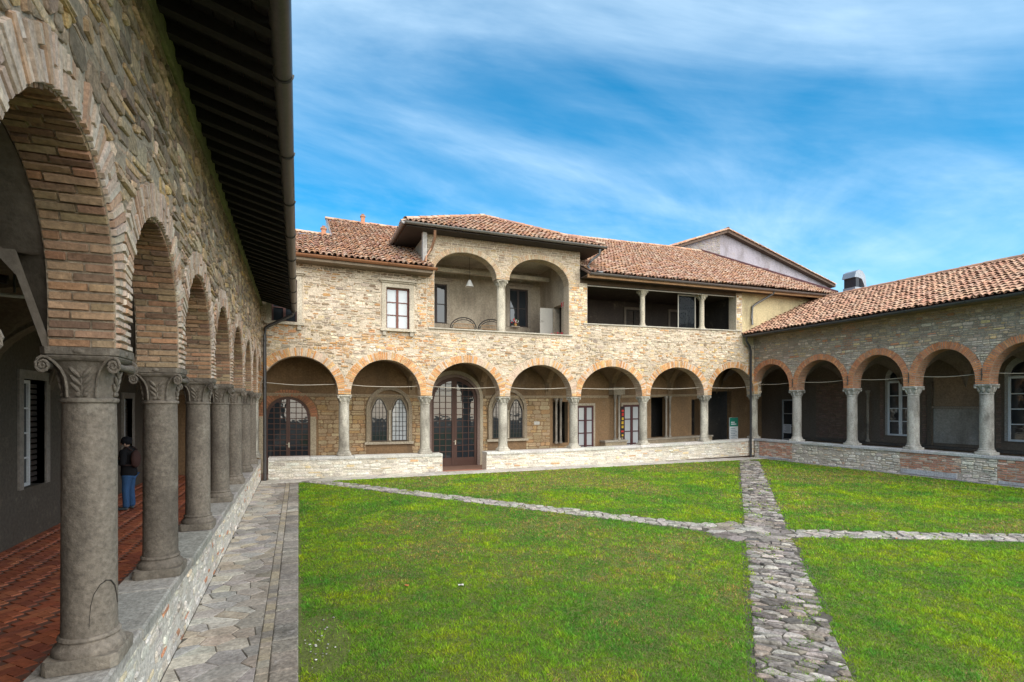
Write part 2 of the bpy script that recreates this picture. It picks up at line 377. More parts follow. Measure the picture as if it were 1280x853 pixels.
def wall_grid(mb, M, u0, u1, v0, v1, holes, th, col):
    us = sorted({u0, u1, *[h[0] for h in holes], *[h[1] for h in holes]}); vs = sorted({v0, v1, *[h[2] for h in holes], *[h[3] for h in holes]})
    inh = lambda u, v: any(h[0] < u < h[1] and h[2] < v < h[3] for h in holes)
    for a, b in zip(us[:-1], us[1:]):
        for c, d in zip(vs[:-1], vs[1:]):
            if inh((a + b) / 2, (c + d) / 2): continue
            for dd in (0, -th): mb.quad(M(a, c, dd), M(b, c, dd), M(b, d, dd), M(a, d, dd), col)
    for (a, b, c, d) in holes + [(u0, u1, v0, v1)]:
        for (p, q) in (((a, c), (b, c)), ((b, c), (b, d)), ((b, d), (a, d)), ((a, d), (a, c))):
            mb.quad(M(*p, 0), M(*q, 0), M(*q, -th), M(*p, -th), col)
def vault(mb, u0, u1, w0, w1, zs, h, P, col, n=14):
    """groin vault height field over one bay; P(u,w,z)"""
    g = {}
    for i in range(n + 1):
        for j in range(n + 1):
            a, b = 2 * i / n - 1, 2 * j / n - 1
            g[i, j] = P(u0 + (u1 - u0) * i / n, w0 + (w1 - w0) * j / n, zs + h * max(math.sqrt(max(0, 1 - a * a)), math.sqrt(max(0, 1 - b * b))))
    v = []; idx = {}
    for k in g: idx[k] = len(v); v.append(g[k])
    mb.add(v, [(idx[i, j], idx[i + 1, j], idx[i + 1, j + 1], idx[i, j + 1]) for i in range(n) for j in range(n)], col)
def tiles(O, U, S, nvec, width, length, inside, pitch=0.176, expo=0.33, colf=None):
    """clay cover and pan tiles on a slope; O eave-left corner, U along eave, S up slope"""
    O, U, S, Nn = Vector(O), Vector(U).normalized(), Vector(S).normalized(), Vector(nvec).normalized()
    out = []; nc = int(width / pitch); nr = int(length / expo) + 1
    for i in range(nc + 1):
        for j in range(nr):
            for kind in (0, 1):
                cu = (i + 0.5 * kind) * pitch + random.uniform(-0.014, 0.014); s0 = j * expo + random.uniform(-0.045, 0.045) - (0.05 if kind == 0 else 0.02)
                L = expo + 0.07; L = min(L, length - s0)
                if L < 0.1 or not inside(cu, s0 + 0.5 * min(L, expo)): continue
                r0, r1 = (0.079, 0.065) if kind == 0 else (0.062, 0.074)
                skew = random.uniform(-0.022, 0.022); lift = random.uniform(0, 0.022)
                v = []; K = 6
                for (s, r, hz) in ((s0, r0, 0.045 + lift), (s0 + L, r1, 0.012)):
                    for k in range(K + 1):
                        a = math.pi * k / K
                        x = cu + skew * (s - s0) / L - math.cos(a) * r; z = (0.028 + hz + math.sin(a) * r * 0.85) if kind == 0 else (0.085 + hz * 0.4 - math.sin(a) * r * 0.85)
                        v.append(tuple(O + U * x + S * s + Nn * z))
                if kind == 0:
                    for k in range(K + 1):
                        a = math.pi * k / K
                        v.append(tuple(O + U * (cu - math.cos(a) * (r0 - 0.018)) + S * (s0 + 0.001) + Nn * (0.028 + 0.045 + lift + math.sin(a) * (r0 - 0.018) * 0.85)))
                f = [(k, k + 1, K + 2 + k, K + 1 + k) for k in range(K)]
                if kind == 0: f += [(k, k + 1, 2 * K + 3 + k, 2 * K + 2 + k) for k in range(K)]
                out.append((v, f, colf()))
    return out
def tile_col():
    return jit(random.choice([(0.43, 0.23, 0.14), (0.40, 0.21, 0.14), (0.48, 0.31, 0.22), (0.34, 0.19, 0.14), (0.46, 0.31, 0.21), (0.47, 0.34, 0.25), (0.34, 0.20, 0.135), (0.46, 0.25, 0.14), (0.47, 0.31, 0.22)]), 0.11)
def tile_col_new():
    return jit(random.choice([(0.46, 0.26, 0.17), (0.43, 0.23, 0.15), (0.47, 0.29, 0.19), (0.40, 0.23, 0.155), (0.47, 0.31, 0.215)]), 0.12)
def ridge(pts, colf, r=0.1):
    out = []
    for (a, b) in pts:
        a, b = Vector(a), Vector(b); n = max(1, int((b - a).length / 0.38)); t = (b - a).normalized(); x = t.cross(Vector((0, 0, 1))).normalized()
        for i in range(n):
            p, q = a + (b - a) * (i / n), a + (b - a) * ((i + 1) / n + 0.03 / (b - a).length); v = []
            lf = random.uniform(0, 0.015)
            for (c, rr) in ((p, r * 1.08), (q, r * 0.95)):
                for k in range(7):
                    an = math.pi * k / 6; v.append(tuple(c + x * math.cos(an) * rr + Vector((0, 0, math.sin(an) * rr + lf))))
            out.append((v, [(k, k + 1, 8 + k, 7 + k) for k in range(6)], colf()))
    return out
def gutter(name, a, b, r, parent, col, mat='metal', brackets=True, out=(0, -1, 0)):
    a, b = Vector(a), Vector(b); t = (b - a).normalized(); x = Vector(out); m = MB(); vv = []; K = 8
    for c in (a, b):
        for rr in (r, r * 0.88):
            for k in range(K + 1):
                an = math.pi * k / K; vv.append(tuple(c + x * math.cos(an) * rr - Vector((0, 0, math.sin(an) * rr))))
    n = K + 1; ff = []
    for k in range(K): ff += [(k, k + 1, 2 * n + k + 1, 2 * n + k), (n + k, n + k + 1, 3 * n + k + 1, 3 * n + k)]
    for base in (0, 2 * n): ff.append(tuple(range(base, base + n)))
    m.add(vv, ff, col)
    if brackets:
        L = (b - a).length; nb = max(2, int(L / 1.6))
        for i in range(nb + 1):
            c = a + t * min(L - 0.03, max(0.03, L * i / nb))
            m.tube([tuple(c + x * math.cos(math.pi * k / 8) * r * 1.05 - Vector((0, 0, math.sin(math.pi * k / 8) * r * 1.05))) for k in range(9)], 0.012, 5, lerp(col, (0, 0, 0), 0.3))
    o = m.build(name, mat, parent, True, 40); return o

# frames of the three courtyard faces
XL, YB, XR = -1.115, 18.6, 19.7
ML = lambda u, v, d: (XL + d, u, v)
MBk = lambda u, v, d: (u, YB - d, v)
MR = lambda u, v, d: (XR - d, u, v)
nz = lambda u, v, s, o=0: noise.noise(Vector((u * s + o, v * s, o * 1.7)))

# ------------------------------------------------------------------ part builders
def volute_capital(m, s=1.0, col=(0.3, 0.28, 0.26)):
    sw, sh_ = s if isinstance(s, tuple) else (s, s); s = sw; P = lambda x, y, z: (x * sw, y * sw, z * sh_)
    prof = [(0.185, 0), (0.19, 0.05), (0.197, 0.11), (0.212, 0.17), (0.235, 0.225), (0.245, 0.24)]
    m.lathe([(r * s, z * sh_) for r, z in prof], n=32, col=col, sq=[0, 0, 0.08, 0.2, 0.4, 0.5])
    ab = [(0.235, 0.232), (0.262, 0.243), (0.272, 0.262), (0.262, 0.270), (0.276, 0.276), (0.280, 0.322)]
    m.lathe([(r * s, z * sh_) for r, z in ab], n=32, col=col, sq=[0.8, 0.9, 0.95, 1, 1, 1])
    for sx in (-1, 1):
        m.tube([P(sx * 0.245, y, 0.206) for y in (-0.262, -0.2, -0.12, 0, 0.12, 0.2, 0.262)], [q * s for q in (0.046, 0.040, 0.032, 0.028, 0.032, 0.040, 0.046)], 12, col)
        for sy in (-1, 1):
            pts = [P(sx * 0.105, sy * 0.188, 0.005), P(sx * 0.107, sy * 0.193, 0.07), P(sx * 0.115, sy * 0.203, 0.13), P(sx * 0.14, sy * 0.222, 0.185), P(sx * 0.18, sy * 0.245, 0.23), P(sx * 0.215, sy * 0.262, 0.254)]
            for k in range(0, 21):
                a = math.pi / 2 - k * math.pi * 2 * 1.9 / 20 - 0.15; r = 0.054 * (1 - k / 22)
                pts.append(P(sx * (0.245 + r * math.cos(a)), sy * 0.266, 0.206 + r * math.sin(a)))
            m.tube(pts, 0.0125 * s, 6, col)
    for q in range(4):
        ca, sa = [(0, -1), (1, 0), (0, 1), (-1, 0)][q]
        def W(x, o, z): return P(ca * o - sa * x, sa * o + ca * x, z)
        for k, z in enumerate((0.045, 0.095, 0.145)):
            for sx in (-1, 1):
                o = 0.196 + 0.012 * k
                m.ell(W(sx * 0.042, o, z + 0.02), Vector(W(0.014 * sx, 0, -0.008)), Vector(W(0, 0.014, 0)), Vector(W(sx * 0.036, 0.004, 0.034)), 7, 5, col)
        m.ell(W(0, 0.198, 0.09), Vector(W(0.008, 0, 0)), Vector(W(0, 0.012, 0)), Vector(W(0, 0.01, 0.09)), 6, 5, col)
        for sx in (-1, 1): m.ell(W(sx * 0.026, 0.195, 0.024), Vector(W(0.02, 0, 0)), Vector(W(0, 0.014, 0)), Vector(W(0, 0, 0.017)), 7, 5, col)
        m.ell(W(0, 0.268, 0.298), Vector(W(0.05, 0, 0)), Vector(W(0, 0.022, 0)), Vector(W(0, 0, 0.02)), 8, 5, col)
def leaf_capital(m, s=1.0, col=(0.42, 0.4, 0.36)):
    m.lathe([(0.165 * s, 0), (0.17 * s, 0.08 * s), (0.2 * s, 0.17 * s), (0.235 * s, 0.23 * s)], n=24, col=col, sq=[0, 0.1, 0.35, 0.7])
    m.lathe([(0.225 * s, 0.226 * s), (0.25 * s, 0.24 * s), (0.25 * s, 0.285 * s)], n=24, col=col, sq=[1, 1, 1])
    for q in range(4):
        a = math.pi / 4 + q * math.pi / 2; ca, sa = math.cos(a), math.sin(a)
        m.ell((0.275 * s * ca, 0.275 * s * sa, 0.2 * s), (0.05 * s * ca, 0.05 * s * sa, 0), (-0.035 * s * sa, 0.035 * s * ca, 0), (0, 0, 0.05 * s), 8, 5, col)
        m.ell((0.205 * s * ca, 0.205 * s * sa, 0.1 * s), (0.03 * s * ca, 0.03 * s * sa, 0), (-0.055 * s * sa, 0.055 * s * ca, 0), (0.03 * s * ca, 0.03 * s * sa, 0.09 * s), 8, 5, col)
        a -= math.pi / 4; ca, sa = math.cos(a), math.sin(a)
        m.ell((0.19 * s * ca, 0.19 * s * sa, 0.12 * s), (0.022 * s * ca, 0.022 * s * sa, 0), (-0.045 * s * sa, 0.045 * s * ca, 0), (0.02 * s * ca, 0.02 * s * sa, 0.1 * s), 8, 5, col)
        m.ell((0.235 * s * ca, 0.235 * s * sa, 0.25 * s), (0.03 * s * ca, 0.03 * s * sa, 0), (-0.04 * s * sa, 0.04 * s * ca, 0), (0, 0, 0.03 * s), 8, 5, col)
PROTO = {}
def column_protos(key, H, r, capf, caph, col, octo=False, s=1.0, thick_base=True):
    n = 8 if octo else 40
    bh = 0.2 if thick_base else 0.12
    b = MB(); q = r / 0.195
    b.lathe([(0.262 * q, 0), (0.265 * q, 0.07 * bh / 0.2), (0.255 * q, 0.085 * bh / 0.2)], n=32, col=jit(col, 0.05), sq=[0.93, 0.93, 0.93])
    b.lathe([(0.252 * q, 0.08 * bh / 0.2), (0.258 * q, 0.10 * bh / 0.2), (0.245 * q, 0.13 * bh / 0.2), (0.225 * q, 0.145 * bh / 0.2), (0.212 * q, 0.165 * bh / 0.2), (0.222 * q, 0.18 * bh / 0.2), (0.212 * q, 0.197 * bh / 0.2), (0.2 * q, bh)], n=40, col=col)
    sh = MB(); sh.lathe([(r * 1.02, bh - 0.005), (r, bh + 0.1), (r * 0.985, H - caph - 0.35), (r * 0.955, H - caph - 0.05), (r * 0.955, H - caph - 0.03)], n=n, col=col)
    ne = MB(); ne.lathe([(r * 0.95, -0.035), (r * 1.03, -0.028), (r * 1.06, -0.015), (r * 1.03, -0.002), (r * 0.94, 0.002)], n=40, col=col)
    capf(ne, s, col)
    out = []
    for nm, mb in (('column', sh), ('base', b), ('capital', ne)):
        o = mb.build(nm, 'column_stone', None, not (octo and nm == 'column'), 40); out.append(o.data); bpy.data.objects.remove(o)
    PROTO[key] = (out, H, caph)
def column(key, x, y, z, parent, label=None, rz=0):
    (sh, b, cp), H, ch = PROTO[key]
    objs = []
    for nm, me, dz in (('column', sh, 0), ('base', b, 0), ('capital', cp, H - ch)):
        o = bpy.data.objects.new(nm, me); C.objects.link(o); o.location = (x, y, z + dz); o.rotation_euler = (0, 0, rz)
        if nm == 'column': setp(o, parent); root = o
        else:
            o.location = (0, 0, dz); o.rotation_euler = (0, 0, 0); o.parent = root
        objs.append(o)
    if label: root['label'] = label
    return root
def casement(parent, M, u0, u1, v0, v1, dr, cols, rows, fcol, glass='glass', fw=0.055, bar=0.028, mat='paint', leaves=2, name='window', label=None, perpane=True):
    m = MB()
    m.mbox(M, u0, u0 + fw, v0, v1, dr, dr + 0.06, fcol); m.mbox(M, u1 - fw, u1, v0, v1, dr, dr + 0.06, fcol)
    m.mbox(M, u0 + fw, u1 - fw, v0, v0 + fw, dr, dr + 0.06, fcol); m.mbox(M, u0 + fw, u1 - fw, v1 - fw, v1, dr, dr + 0.06, fcol)
    if leaves == 2:
        uc = (u0 + u1) / 2; m.mbox(M, uc - fw * 0.8, uc + fw * 0.8, v0 + fw, v1 - fw, dr + 0.002, dr + 0.07, fcol)
        spans = [(u0 + fw, uc - fw * 0.8), (uc + fw * 0.8, u1 - fw)]
    else: spans = [(u0 + fw, u1 - fw)]
    for (a, b) in spans:
        for i in range(1, cols):
            x = a + (b - a) * i / cols; m.mbox(M, x - bar / 2, x + bar / 2, v0 + fw, v1 - fw, dr + 0.012, dr + 0.05, fcol)
        for j in range(1, rows):
            y = v0 + fw + (v1 - v0 - 2 * fw) * j / rows
            m.mbox(M, a, b, y - bar / 2, y + bar / 2, dr + 0.015, dr + 0.053, fcol)
    w = m.build(name, mat, parent)
    if label: w['label'] = label
    if perpane:
        for (a, b) in spans:
            for i in range(cols):
                for j in range(rows):
                    h = (v1 - v0 - 2 * fw) / rows; q = (b - a) / cols
                    t = random.uniform(-0.004, 0.004)
                    x0, x1, y0, y1 = a + q * i, a + q * (i + 1), v0 + fw + h * j, v0 + fw + h * (j + 1)
                    MB().add([M(x0, y0, dr + 0.025 + t), M(x1, y0, dr + 0.025 - t), M(x1, y1, dr + 0.025 - t), M(x0, y1, dr + 0.025 + t), M(x0, y0, dr + 0.02), M(x1, y0, dr + 0.02), M(x1, y1, dr + 0.02), M(x0, y1, dr + 0.02)],
                             [(0, 1, 2, 3), (7, 6, 5, 4), (0, 4, 5, 1), (1, 5, 6, 2), (2, 6, 7, 3), (3, 7, 4, 0)]).build('pane', glass, w)
    return w
def surround(parent, M, u0, u1, v0, v1, wd, dp, col, cornice=True, sill=True, mat='stone', name='window_surround'):
    m = MB(); m.mbox(M, u0 - wd, u0, v0, v1, -0.2, dp, col); m.mbox(M, u1, u1 + wd, v0, v1, -0.2, dp, col); m.mbox(M, u0 - wd, u1 + wd, v1, v1 + wd, -0.2, dp + 0.002, col)
    if cornice:
        m.mbox(M, u0 - wd - 0.05, u1 + wd + 0.05, v1 + wd, v1 + wd + 0.05, -0.05, dp + 0.06, col); m.mbox(M, u0 - wd - 0.1, u1 + wd + 0.1, v1 + wd + 0.05, v1 + wd + 0.1, -0.05, dp + 0.12, col)
    o = m.build(name, mat, parent)
    if sill:
        s = MB(); s.mbox(M, u0 - wd - 0.06, u1 + wd + 0.06, v0 - 0.09, v0, -0.2, dp + 0.1, col)
        for a in (u0 - wd + 0.02, u1 + wd - 0.14): s.mbox(M, a, a + 0.12, v0 - 0.24, v0 - 0.09, -0.05, dp + 0.06, lerp(col, (0.2, 0.18, 0.15), 0.3))
        s.build('sill', mat, o)
    return o
def arch_h(u, uc, ha, vs, cr, pointed=False):
    x = min(1, abs(u - uc) / ha)
    if pointed:
        k = 1.0 - x; return vs + (cr - vs) * (math.sin(k * math.pi / 2) ** 0.8)
    return vs + (cr - vs) * math.sqrt(max(0, 1 - x * x))
def lattice(parent, M, u0, u1, v0, vs, cr, dr, leaves, ncol, nrow, panel, fcol, glass='glass', pointed=False, name='door', fw=0.07, bar=0.028, handle=True, label=None):
    """glazed leaf with an arched head, glazing bars and bottom panel"""
    uc, ha = (u0 + u1) / 2, (u1 - u0) / 2; H = lambda u: arch_h(u, uc, ha, vs, cr, pointed)
    m = MB(); NN = 24
    pts = [(u0 + (u1 - u0) * k / NN, H(u0 + (u1 - u0) * k / NN)) for k in range(NN + 1)]
    for p, q in zip(pts[:-1], pts[1:]):           # head rail follows the arch
        m.add([M(p[0], p[1], dr), M(q[0], q[1], dr), M(q[0] + (uc - q[0]) * 0.1, q[1] - fw * 1.2, dr), M(p[0] + (uc - p[0]) * 0.1, p[1] - fw * 1.2, dr),
               M(p[0], p[1], dr + 0.07), M(q[0], q[1], dr + 0.07), M(q[0] + (uc - q[0]) * 0.1, q[1] - fw * 1.2, dr + 0.07), M(p[0] + (uc - p[0]) * 0.1, p[1] - fw * 1.2, dr + 0.07)],
              [(4, 5, 6, 7), (3, 2, 6, 7), (0, 1, 5, 4)], fcol)
    ws = (u1 - u0) / leaves
    for k in range(leaves):
        a, b = u0 + ws * k, u0 + ws * (k + 1)
        for x0, x1 in ((a, a + fw), (b - fw, b)):
            m.mbox(M, x0 + 0.002, x1 - 0.002, v0, min(H(x0 + 0.01), H(x1 - 0.01)) - 0.01, dr + 0.001, dr + 0.065, fcol)
        m.mbox(M, a + fw, b - fw, v0, v0 + panel, dr + 0.003, dr + 0.05, fcol)
    o = m.build(name, 'paint', parent)
    if label: o['label'] = label
    g = MB(); g.add([M(u0, v0, dr + 0.02)] + [M(p[0], p[1], dr + 0.02) for p in pts] + [M(u1, v0, dr + 0.02)], [tuple(range(NN + 3))]); g.build('glazing', glass, o)
    bb = MB()
    for k in range(leaves):
        a, b = u0 + ws * k + fw, u0 + ws * (k + 1) - fw
        for i in range(1, ncol):
            x = a + (b - a) * i / ncol; bb.mbox(M, x - bar / 2, x + bar / 2, v0 + panel, H(x) - 0.02, dr + 0.022, dr + 0.05, fcol)
        hh = cr - v0 - panel
        for j in range(1, nrow):
            y = v0 + panel + hh * j / nrow
            xs = [a + (b - a) * t / 20 for t in range(21) if H(a + (b - a) * t / 20) > y]
            if len(xs) > 1: bb.mbox(M, xs[0], xs[-1], y - bar / 2, y + bar / 2, dr + 0.024, dr + 0.048, fcol)
    bb.build('glazing_bars', 'paint', o)
    if handle:
        h = MB(); x = uc + fw * 0.4; y = v0 + 1.05
        h.mbox(M, x - 0.02, x + 0.02, y - 0.09, y + 0.09, dr + 0.065, dr + 0.075, (0.5, 0.45, 0.35)); h.tube([M(x, y + 0.03, dr + 0.07), M(x, y + 0.03, dr + 0.12), M(x - 0.1, y + 0.03, dr + 0.12)], 0.011, 6, (0.5, 0.45, 0.35)); h.build('handle', 'metal', o)
    return o
def pipe(name, pts, r, parent, col):
    m = MB(); m.tube(pts, r, 10, col)
    for i in range(len(pts) - 1):
        a, b = Vector(pts[i]), Vector(pts[i + 1]); L = (b - a).length
        if L > 1.2:
            t = (b - a) / L
            for k in range(int(L / 1.5) + 1):
                c = a + t * min(L - 0.05, 0.15 + k * 1.5); m.tube([tuple(c - t * 0.02), tuple(c + t * 0.02)], r * 1.18, 10, lerp(col, (0, 0, 0), 0.2))
    return m.build(name, 'metal', parent, True, 40)

# ------------------------------------------------------------------ LEFT WING
G_WING = 'cloister wings around the lawn'
left = empty('cloister_wing', (-1.36, 8, 0), 'dark weathered rubble arcade wing under a deep eave of black rafters', 'building')
LC = [-3.0, -1.2, 0.62, 2.47, 4.34, 6.30, 8.45, 10.65, 12.95, 15.15, 17.05, 18.83]
LH = 0.135; LT = 0.36
lops = [(a + LH, b - LH, 2.77, 3.06, 3.97) for a, b in zip(LC[:-1], LC[1:])]
wl_ = MB(); arcade_core(wl_, ML, [(c - LH, c + LH, 2.772) for c in LC], lops, 5.74, LT, (0.37, 0.30, 0.225))
LW = wl_.build('wall', 'mortar', left)
def lcol(u, v):
    t = nz(u, v, 0.8, 3); k = random.random()
    c = random.choice([(0.30, 0.27, 0.235), (0.24, 0.215, 0.19), (0.36, 0.32, 0.27), (0.19, 0.17, 0.155), (0.33, 0.28, 0.21)])
    if k < 0.07 + 0.1 * t: c = (0.38, 0.31, 0.19)
    if k > 0.93: c = (0.46, 0.42, 0.37)
    c = (c[0] * 1.5, c[1] * 1.23, c[2] * 0.97)
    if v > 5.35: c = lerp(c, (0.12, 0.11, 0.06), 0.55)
    return jit(c, 0.18)
ex = [('arch', (o[0] + o[1]) / 2, (o[1] - o[0]) / 2 + 0.268, o[3], o[4] - o[3] + 0.268) for o in lops]
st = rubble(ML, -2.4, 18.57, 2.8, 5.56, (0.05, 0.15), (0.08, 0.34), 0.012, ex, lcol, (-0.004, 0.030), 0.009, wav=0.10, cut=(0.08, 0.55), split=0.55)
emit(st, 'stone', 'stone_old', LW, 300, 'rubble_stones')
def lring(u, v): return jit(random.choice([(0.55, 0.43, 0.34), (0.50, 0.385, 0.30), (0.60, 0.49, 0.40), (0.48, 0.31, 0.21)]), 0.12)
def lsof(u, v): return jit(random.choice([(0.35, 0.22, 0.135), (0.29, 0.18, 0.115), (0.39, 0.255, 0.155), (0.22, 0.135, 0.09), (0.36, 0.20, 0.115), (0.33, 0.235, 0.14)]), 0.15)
br = []
for i, o in enumerate(lops):
    lim = (LC[i], LC[i + 1])
    br += voussoirs(ML, o, 0.265, 0.05, lring, lim, 0.4, (0.012, 0.030))
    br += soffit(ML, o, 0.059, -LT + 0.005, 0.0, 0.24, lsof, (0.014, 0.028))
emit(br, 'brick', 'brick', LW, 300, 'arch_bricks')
pb = MB(); pb.mbox(ML, -2.8, 18.55, 5.56, 5.74, -0.001, 0.045, (0.20, 0.21, 0.10)); pb.build('wall_plate', 'plaster', left)
column_protos('left', 2.07, 0.152, volute_capital, 0.322, (0.185, 0.155, 0.125), s=(0.74, 1.0))
for i, y in enumerate(LC[:-1]): column('left', XL - LT / 2, y, 0.70, left)
m = MB(); cxx, cyy = XL - LT / 2, 4.34
def onc(a, z, r=0.1535): return (cxx + r * math.cos(a), cyy + r * math.sin(a), z)
m.tube([onc(R(-75), 0.95), onc(R(-74), 1.02), onc(R(-72), 1.10), onc(R(-66), 1.17), onc(R(-54), 1.225), onc(R(-40), 1.245), onc(R(-28), 1.235), onc(R(-15), 1.19), onc(R(-6), 1.12), onc(R(0), 1.06)], [0.001, 0.0015, 0.002, 0.0025, 0.003, 0.0045, 0.005, 0.005, 0.004, 0.002], 6, (0.035, 0.03, 0.026)); m.build('repair_seam', 'column_stone', left)
# eave: rafters, boarding, gutter, roof
EZ = lambda x: 5.80 + (x + 1.115) * -0.30
for k in range(58):
    y = -2.5 + k * 0.362 + random.uniform(-0.02, 0.02)
    if y > 18.45: break
    m = MB(); x0, x1 = -1.3, -0.20; w = 0.055; h = 0.13; dz = random.uniform(-0.01, 0.01)
    m.add([(x0, y - w, EZ(x0) - h + dz), (x1, y - w, EZ(x1) - h + dz + 0.03), (x1, y + w, EZ(x1) - h + dz + 0.03), (x0, y + w, EZ(x0) - h + dz), (x0, y - w, EZ(x0) - 0.002), (x1, y - w, EZ(x1) - 0.002), (x1, y + w, EZ(x1) - 0.002), (x0, y + w, EZ(x0) - 0.002)],
          [(0, 1, 2, 3), (0, 4, 5, 1), (1, 5, 6, 2), (2, 6, 7, 3), (3, 7, 4, 0), (4, 7, 6, 5)], jit((0.02, 0.017, 0.015), 0.2))
    m.build('rafter', 'timber', left)
m = MB(); x = -1.3
while x < -0.16:
    x2 = min(x + 0.16, -0.14)
    m.add([(x + .004, -2.8, EZ(x)), (x2 - .004, -2.8, EZ(x2)), (x2 - .004, 18.5, EZ(x2)), (x + .004, 18.5, EZ(x)), (x + .004, -2.8, EZ(x) + .025), (x2 - .004, -2.8, EZ(x2) + .025), (x2 - .004, 18.5, EZ(x2) + .025), (x + .004, 18.5, EZ(x) + .025)],
          [(0, 1, 2, 3), (4, 5, 6, 7), (0, 1, 5, 4), (1, 2, 6, 5), (2, 3, 7, 6), (3, 0, 4, 7)], jit((0.02, 0.017, 0.015), 0.25)); x = x2
m.build('eave_boarding', 'timber', left)
m = MB(); m.quad((-0.12, -2.8, EZ(-0.12) + .06), (-0.12, 18.5, EZ(-0.12) + .06), (-5.2, 18.5, EZ(-5.2) + .06), (-5.2, -2.8, EZ(-5.2) + .06), (0.3, 0.16, 0.11))
m.quad((-0.12, -2.8, EZ(-0.12) + .03), (-0.12, 18.5, EZ(-0.12) + .03), (-0.12, 18.5, EZ(-0.12) + .06), (-0.12, -2.8, EZ(-0.12) + .06), (0.1, 0.08, 0.07))
LR = m.build('roof', 'roof_clay', left)
sl = Vector((-1, 0, 0.3)).normalized(); nn = Vector((0.3, 0, 1)).normalized()
tl = tiles((-0.24, -2.7, EZ(-0.24) + .03), (0, 1, 0), sl, nn, 21.1, 1.5, lambda u, s: s > -0.2, colf=tile_col)
emit(tl, 'roof_tile', 'roof_clay', LR, 0, 'roof_tiles')
gutter('gutter', (-0.135, -2.8, 5.50), (-0.135, 18.36, 5.46), 0.085, left, (0.085, 0.08, 0.078), out=(1, 0, 0))
pipe('downpipe', [(-0.15, 18.30, 5.40), (-0.17, 18.31, 5.30), (-0.86, 18.40, 4.93), (-0.97, 18.41, 4.83), (-0.985, 18.42, 4.6), (-0.985, 18.42, 0.02)], 0.05, left, (0.075, 0.07, 0.07))
# inner wall, vaults, windows of the walk
MLI = lambda u, v, d: (-4.5 + d, u, v)
lw_h = [(11.82, 12.72, 0.92, 2.87), (17.6, 18.45, 0.92, 2.6), (4.4, 5.2, 0.92, 2.87)]
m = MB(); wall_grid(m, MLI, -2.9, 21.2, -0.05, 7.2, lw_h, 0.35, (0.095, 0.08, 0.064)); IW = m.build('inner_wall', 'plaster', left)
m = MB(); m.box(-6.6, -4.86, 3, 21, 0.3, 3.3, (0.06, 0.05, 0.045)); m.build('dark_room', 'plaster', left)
for h in lw_h:
    surround(left, MLI, *h, 0.16, 0.03, (0.25, 0.22, 0.19), False, False, 'plaster')
    casement(left, MLI, h[0] + 0.01, h[0] + 0.58, h[2] + 0.01, h[3] - 0.01, -0.16, 1, 4, (0.62, 0.63, 0.64), 'glass', 0.06, 0.03, leaves=1, label='white painted casement with four panes')
    m = MB()
    for k in range(18): z = h[2] + 0.06 + k * (h[3] - h[2] - 0.1) / 18; m.mbox(MLI, h[0] + 0.60, h[1] - 0.02, z, z + 0.07, -0.15, -0.11, (0.05, 0.04, 0.035))
    m.build('shutter', 'paint', left)
m = MB()
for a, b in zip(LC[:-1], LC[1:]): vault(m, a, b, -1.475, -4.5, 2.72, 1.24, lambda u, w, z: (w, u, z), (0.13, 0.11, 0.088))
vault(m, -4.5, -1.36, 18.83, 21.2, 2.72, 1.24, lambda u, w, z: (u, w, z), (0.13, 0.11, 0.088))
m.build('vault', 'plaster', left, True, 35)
m = MB(); m.box(-4.9, -1.1, -3.1, -2.92, 0, 6.6, (0.22, 0.19, 0.16)); m.build('sun_block_wall', 'plaster', left)  # unseen wall added to keep the sun out of the walk
for y in LC[1:-1]:
    m = MB()
    pts = [(-1.475 - 3.025 * k / 20, y, 2.75 + 1.17 * math.sin(math.acos(max(-1, min(1, 1 - 2 * k / 20))))) for k in range(21)]
    for p, q in zip(pts[:-1], pts[1:]):
        v = [(a[0], a[1] + s * 0.14, a[2] + dz) for a in (p, q) for (s, dz) in ((-1, -0.05), (1, -0.05), (1, 0.1), (-1, 0.1))]
        m.add(v, [(0, 1, 5, 4), (1, 2, 6, 5), (0, 4, 7, 3)], (0.15, 0.125, 0.10))
    m.build('vault_rib', 'plaster', left)

# ------------------------------------------------------------------ BACK WING
BACK = set()
before = set(bpy.data.objects)
back = empty('cloister_wing', (9, 18.8, 0), 'pale stone two storey wing with a loggia tower above its arcade', 'building')
BC = [-1.36, 1.44, 4.23, 7.24, 10.3, 13.66, 16.97, 19.93]
BH = 0.205; BT = 0.45
bops = [(a + BH, b - BH, 2.80, 2.83, 4.03) for a, b in zip(BC[:-1], BC[1:])]
mcol = (0.52, 0.43, 0.325)
m = MB()
arcade_core(m, MBk, [(c - BH, c + BH, 2.802) for c in BC], bops, 5.1, BT, mcol)
win = [(2.82, 3.62, 5.05 + 0.06, 6.55), (-0.8, -0.04, 5.11, 6.5)]
wall_grid(m, MBk, -6.0, 4.248, 5.1, 7.32, win, BT, mcol)
tops = [(4.52, 6.9, 7.2, 7.22, 8.07), (7.42, 9.96, 7.2, 7.22, 8.12)]
m.mbox(MBk, 4.25, 10.46, 5.1, 5.2, -BT, 0, mcol)
arcade_core(m, MBk, [(4.25, 4.52, 5.2), (6.9, 7.42, 7.202), (9.96, 10.46, 5.2)], tops, 8.72, BT, mcol)
m.mbox(MBk, 10.462, 18.98, 5.1, 5.70, -BT, 0, mcol)
m.mbox(MBk, 10.462, 10.80, 5.702, 7.35, -BT, 0, mcol); m.mbox(MBk, 18.62, 18.98, 5.702, 7.45, -BT, 0.0, mcol)
BW = m.build('wall', 'mortar', back)
m = MB(); m.mbox(MBk, 18.982, 24.3, 4.6, 7.5, -BT, -0.03, (0.52, 0.43, 0.25)); m.build('plaster_wall', 'plaster', back)
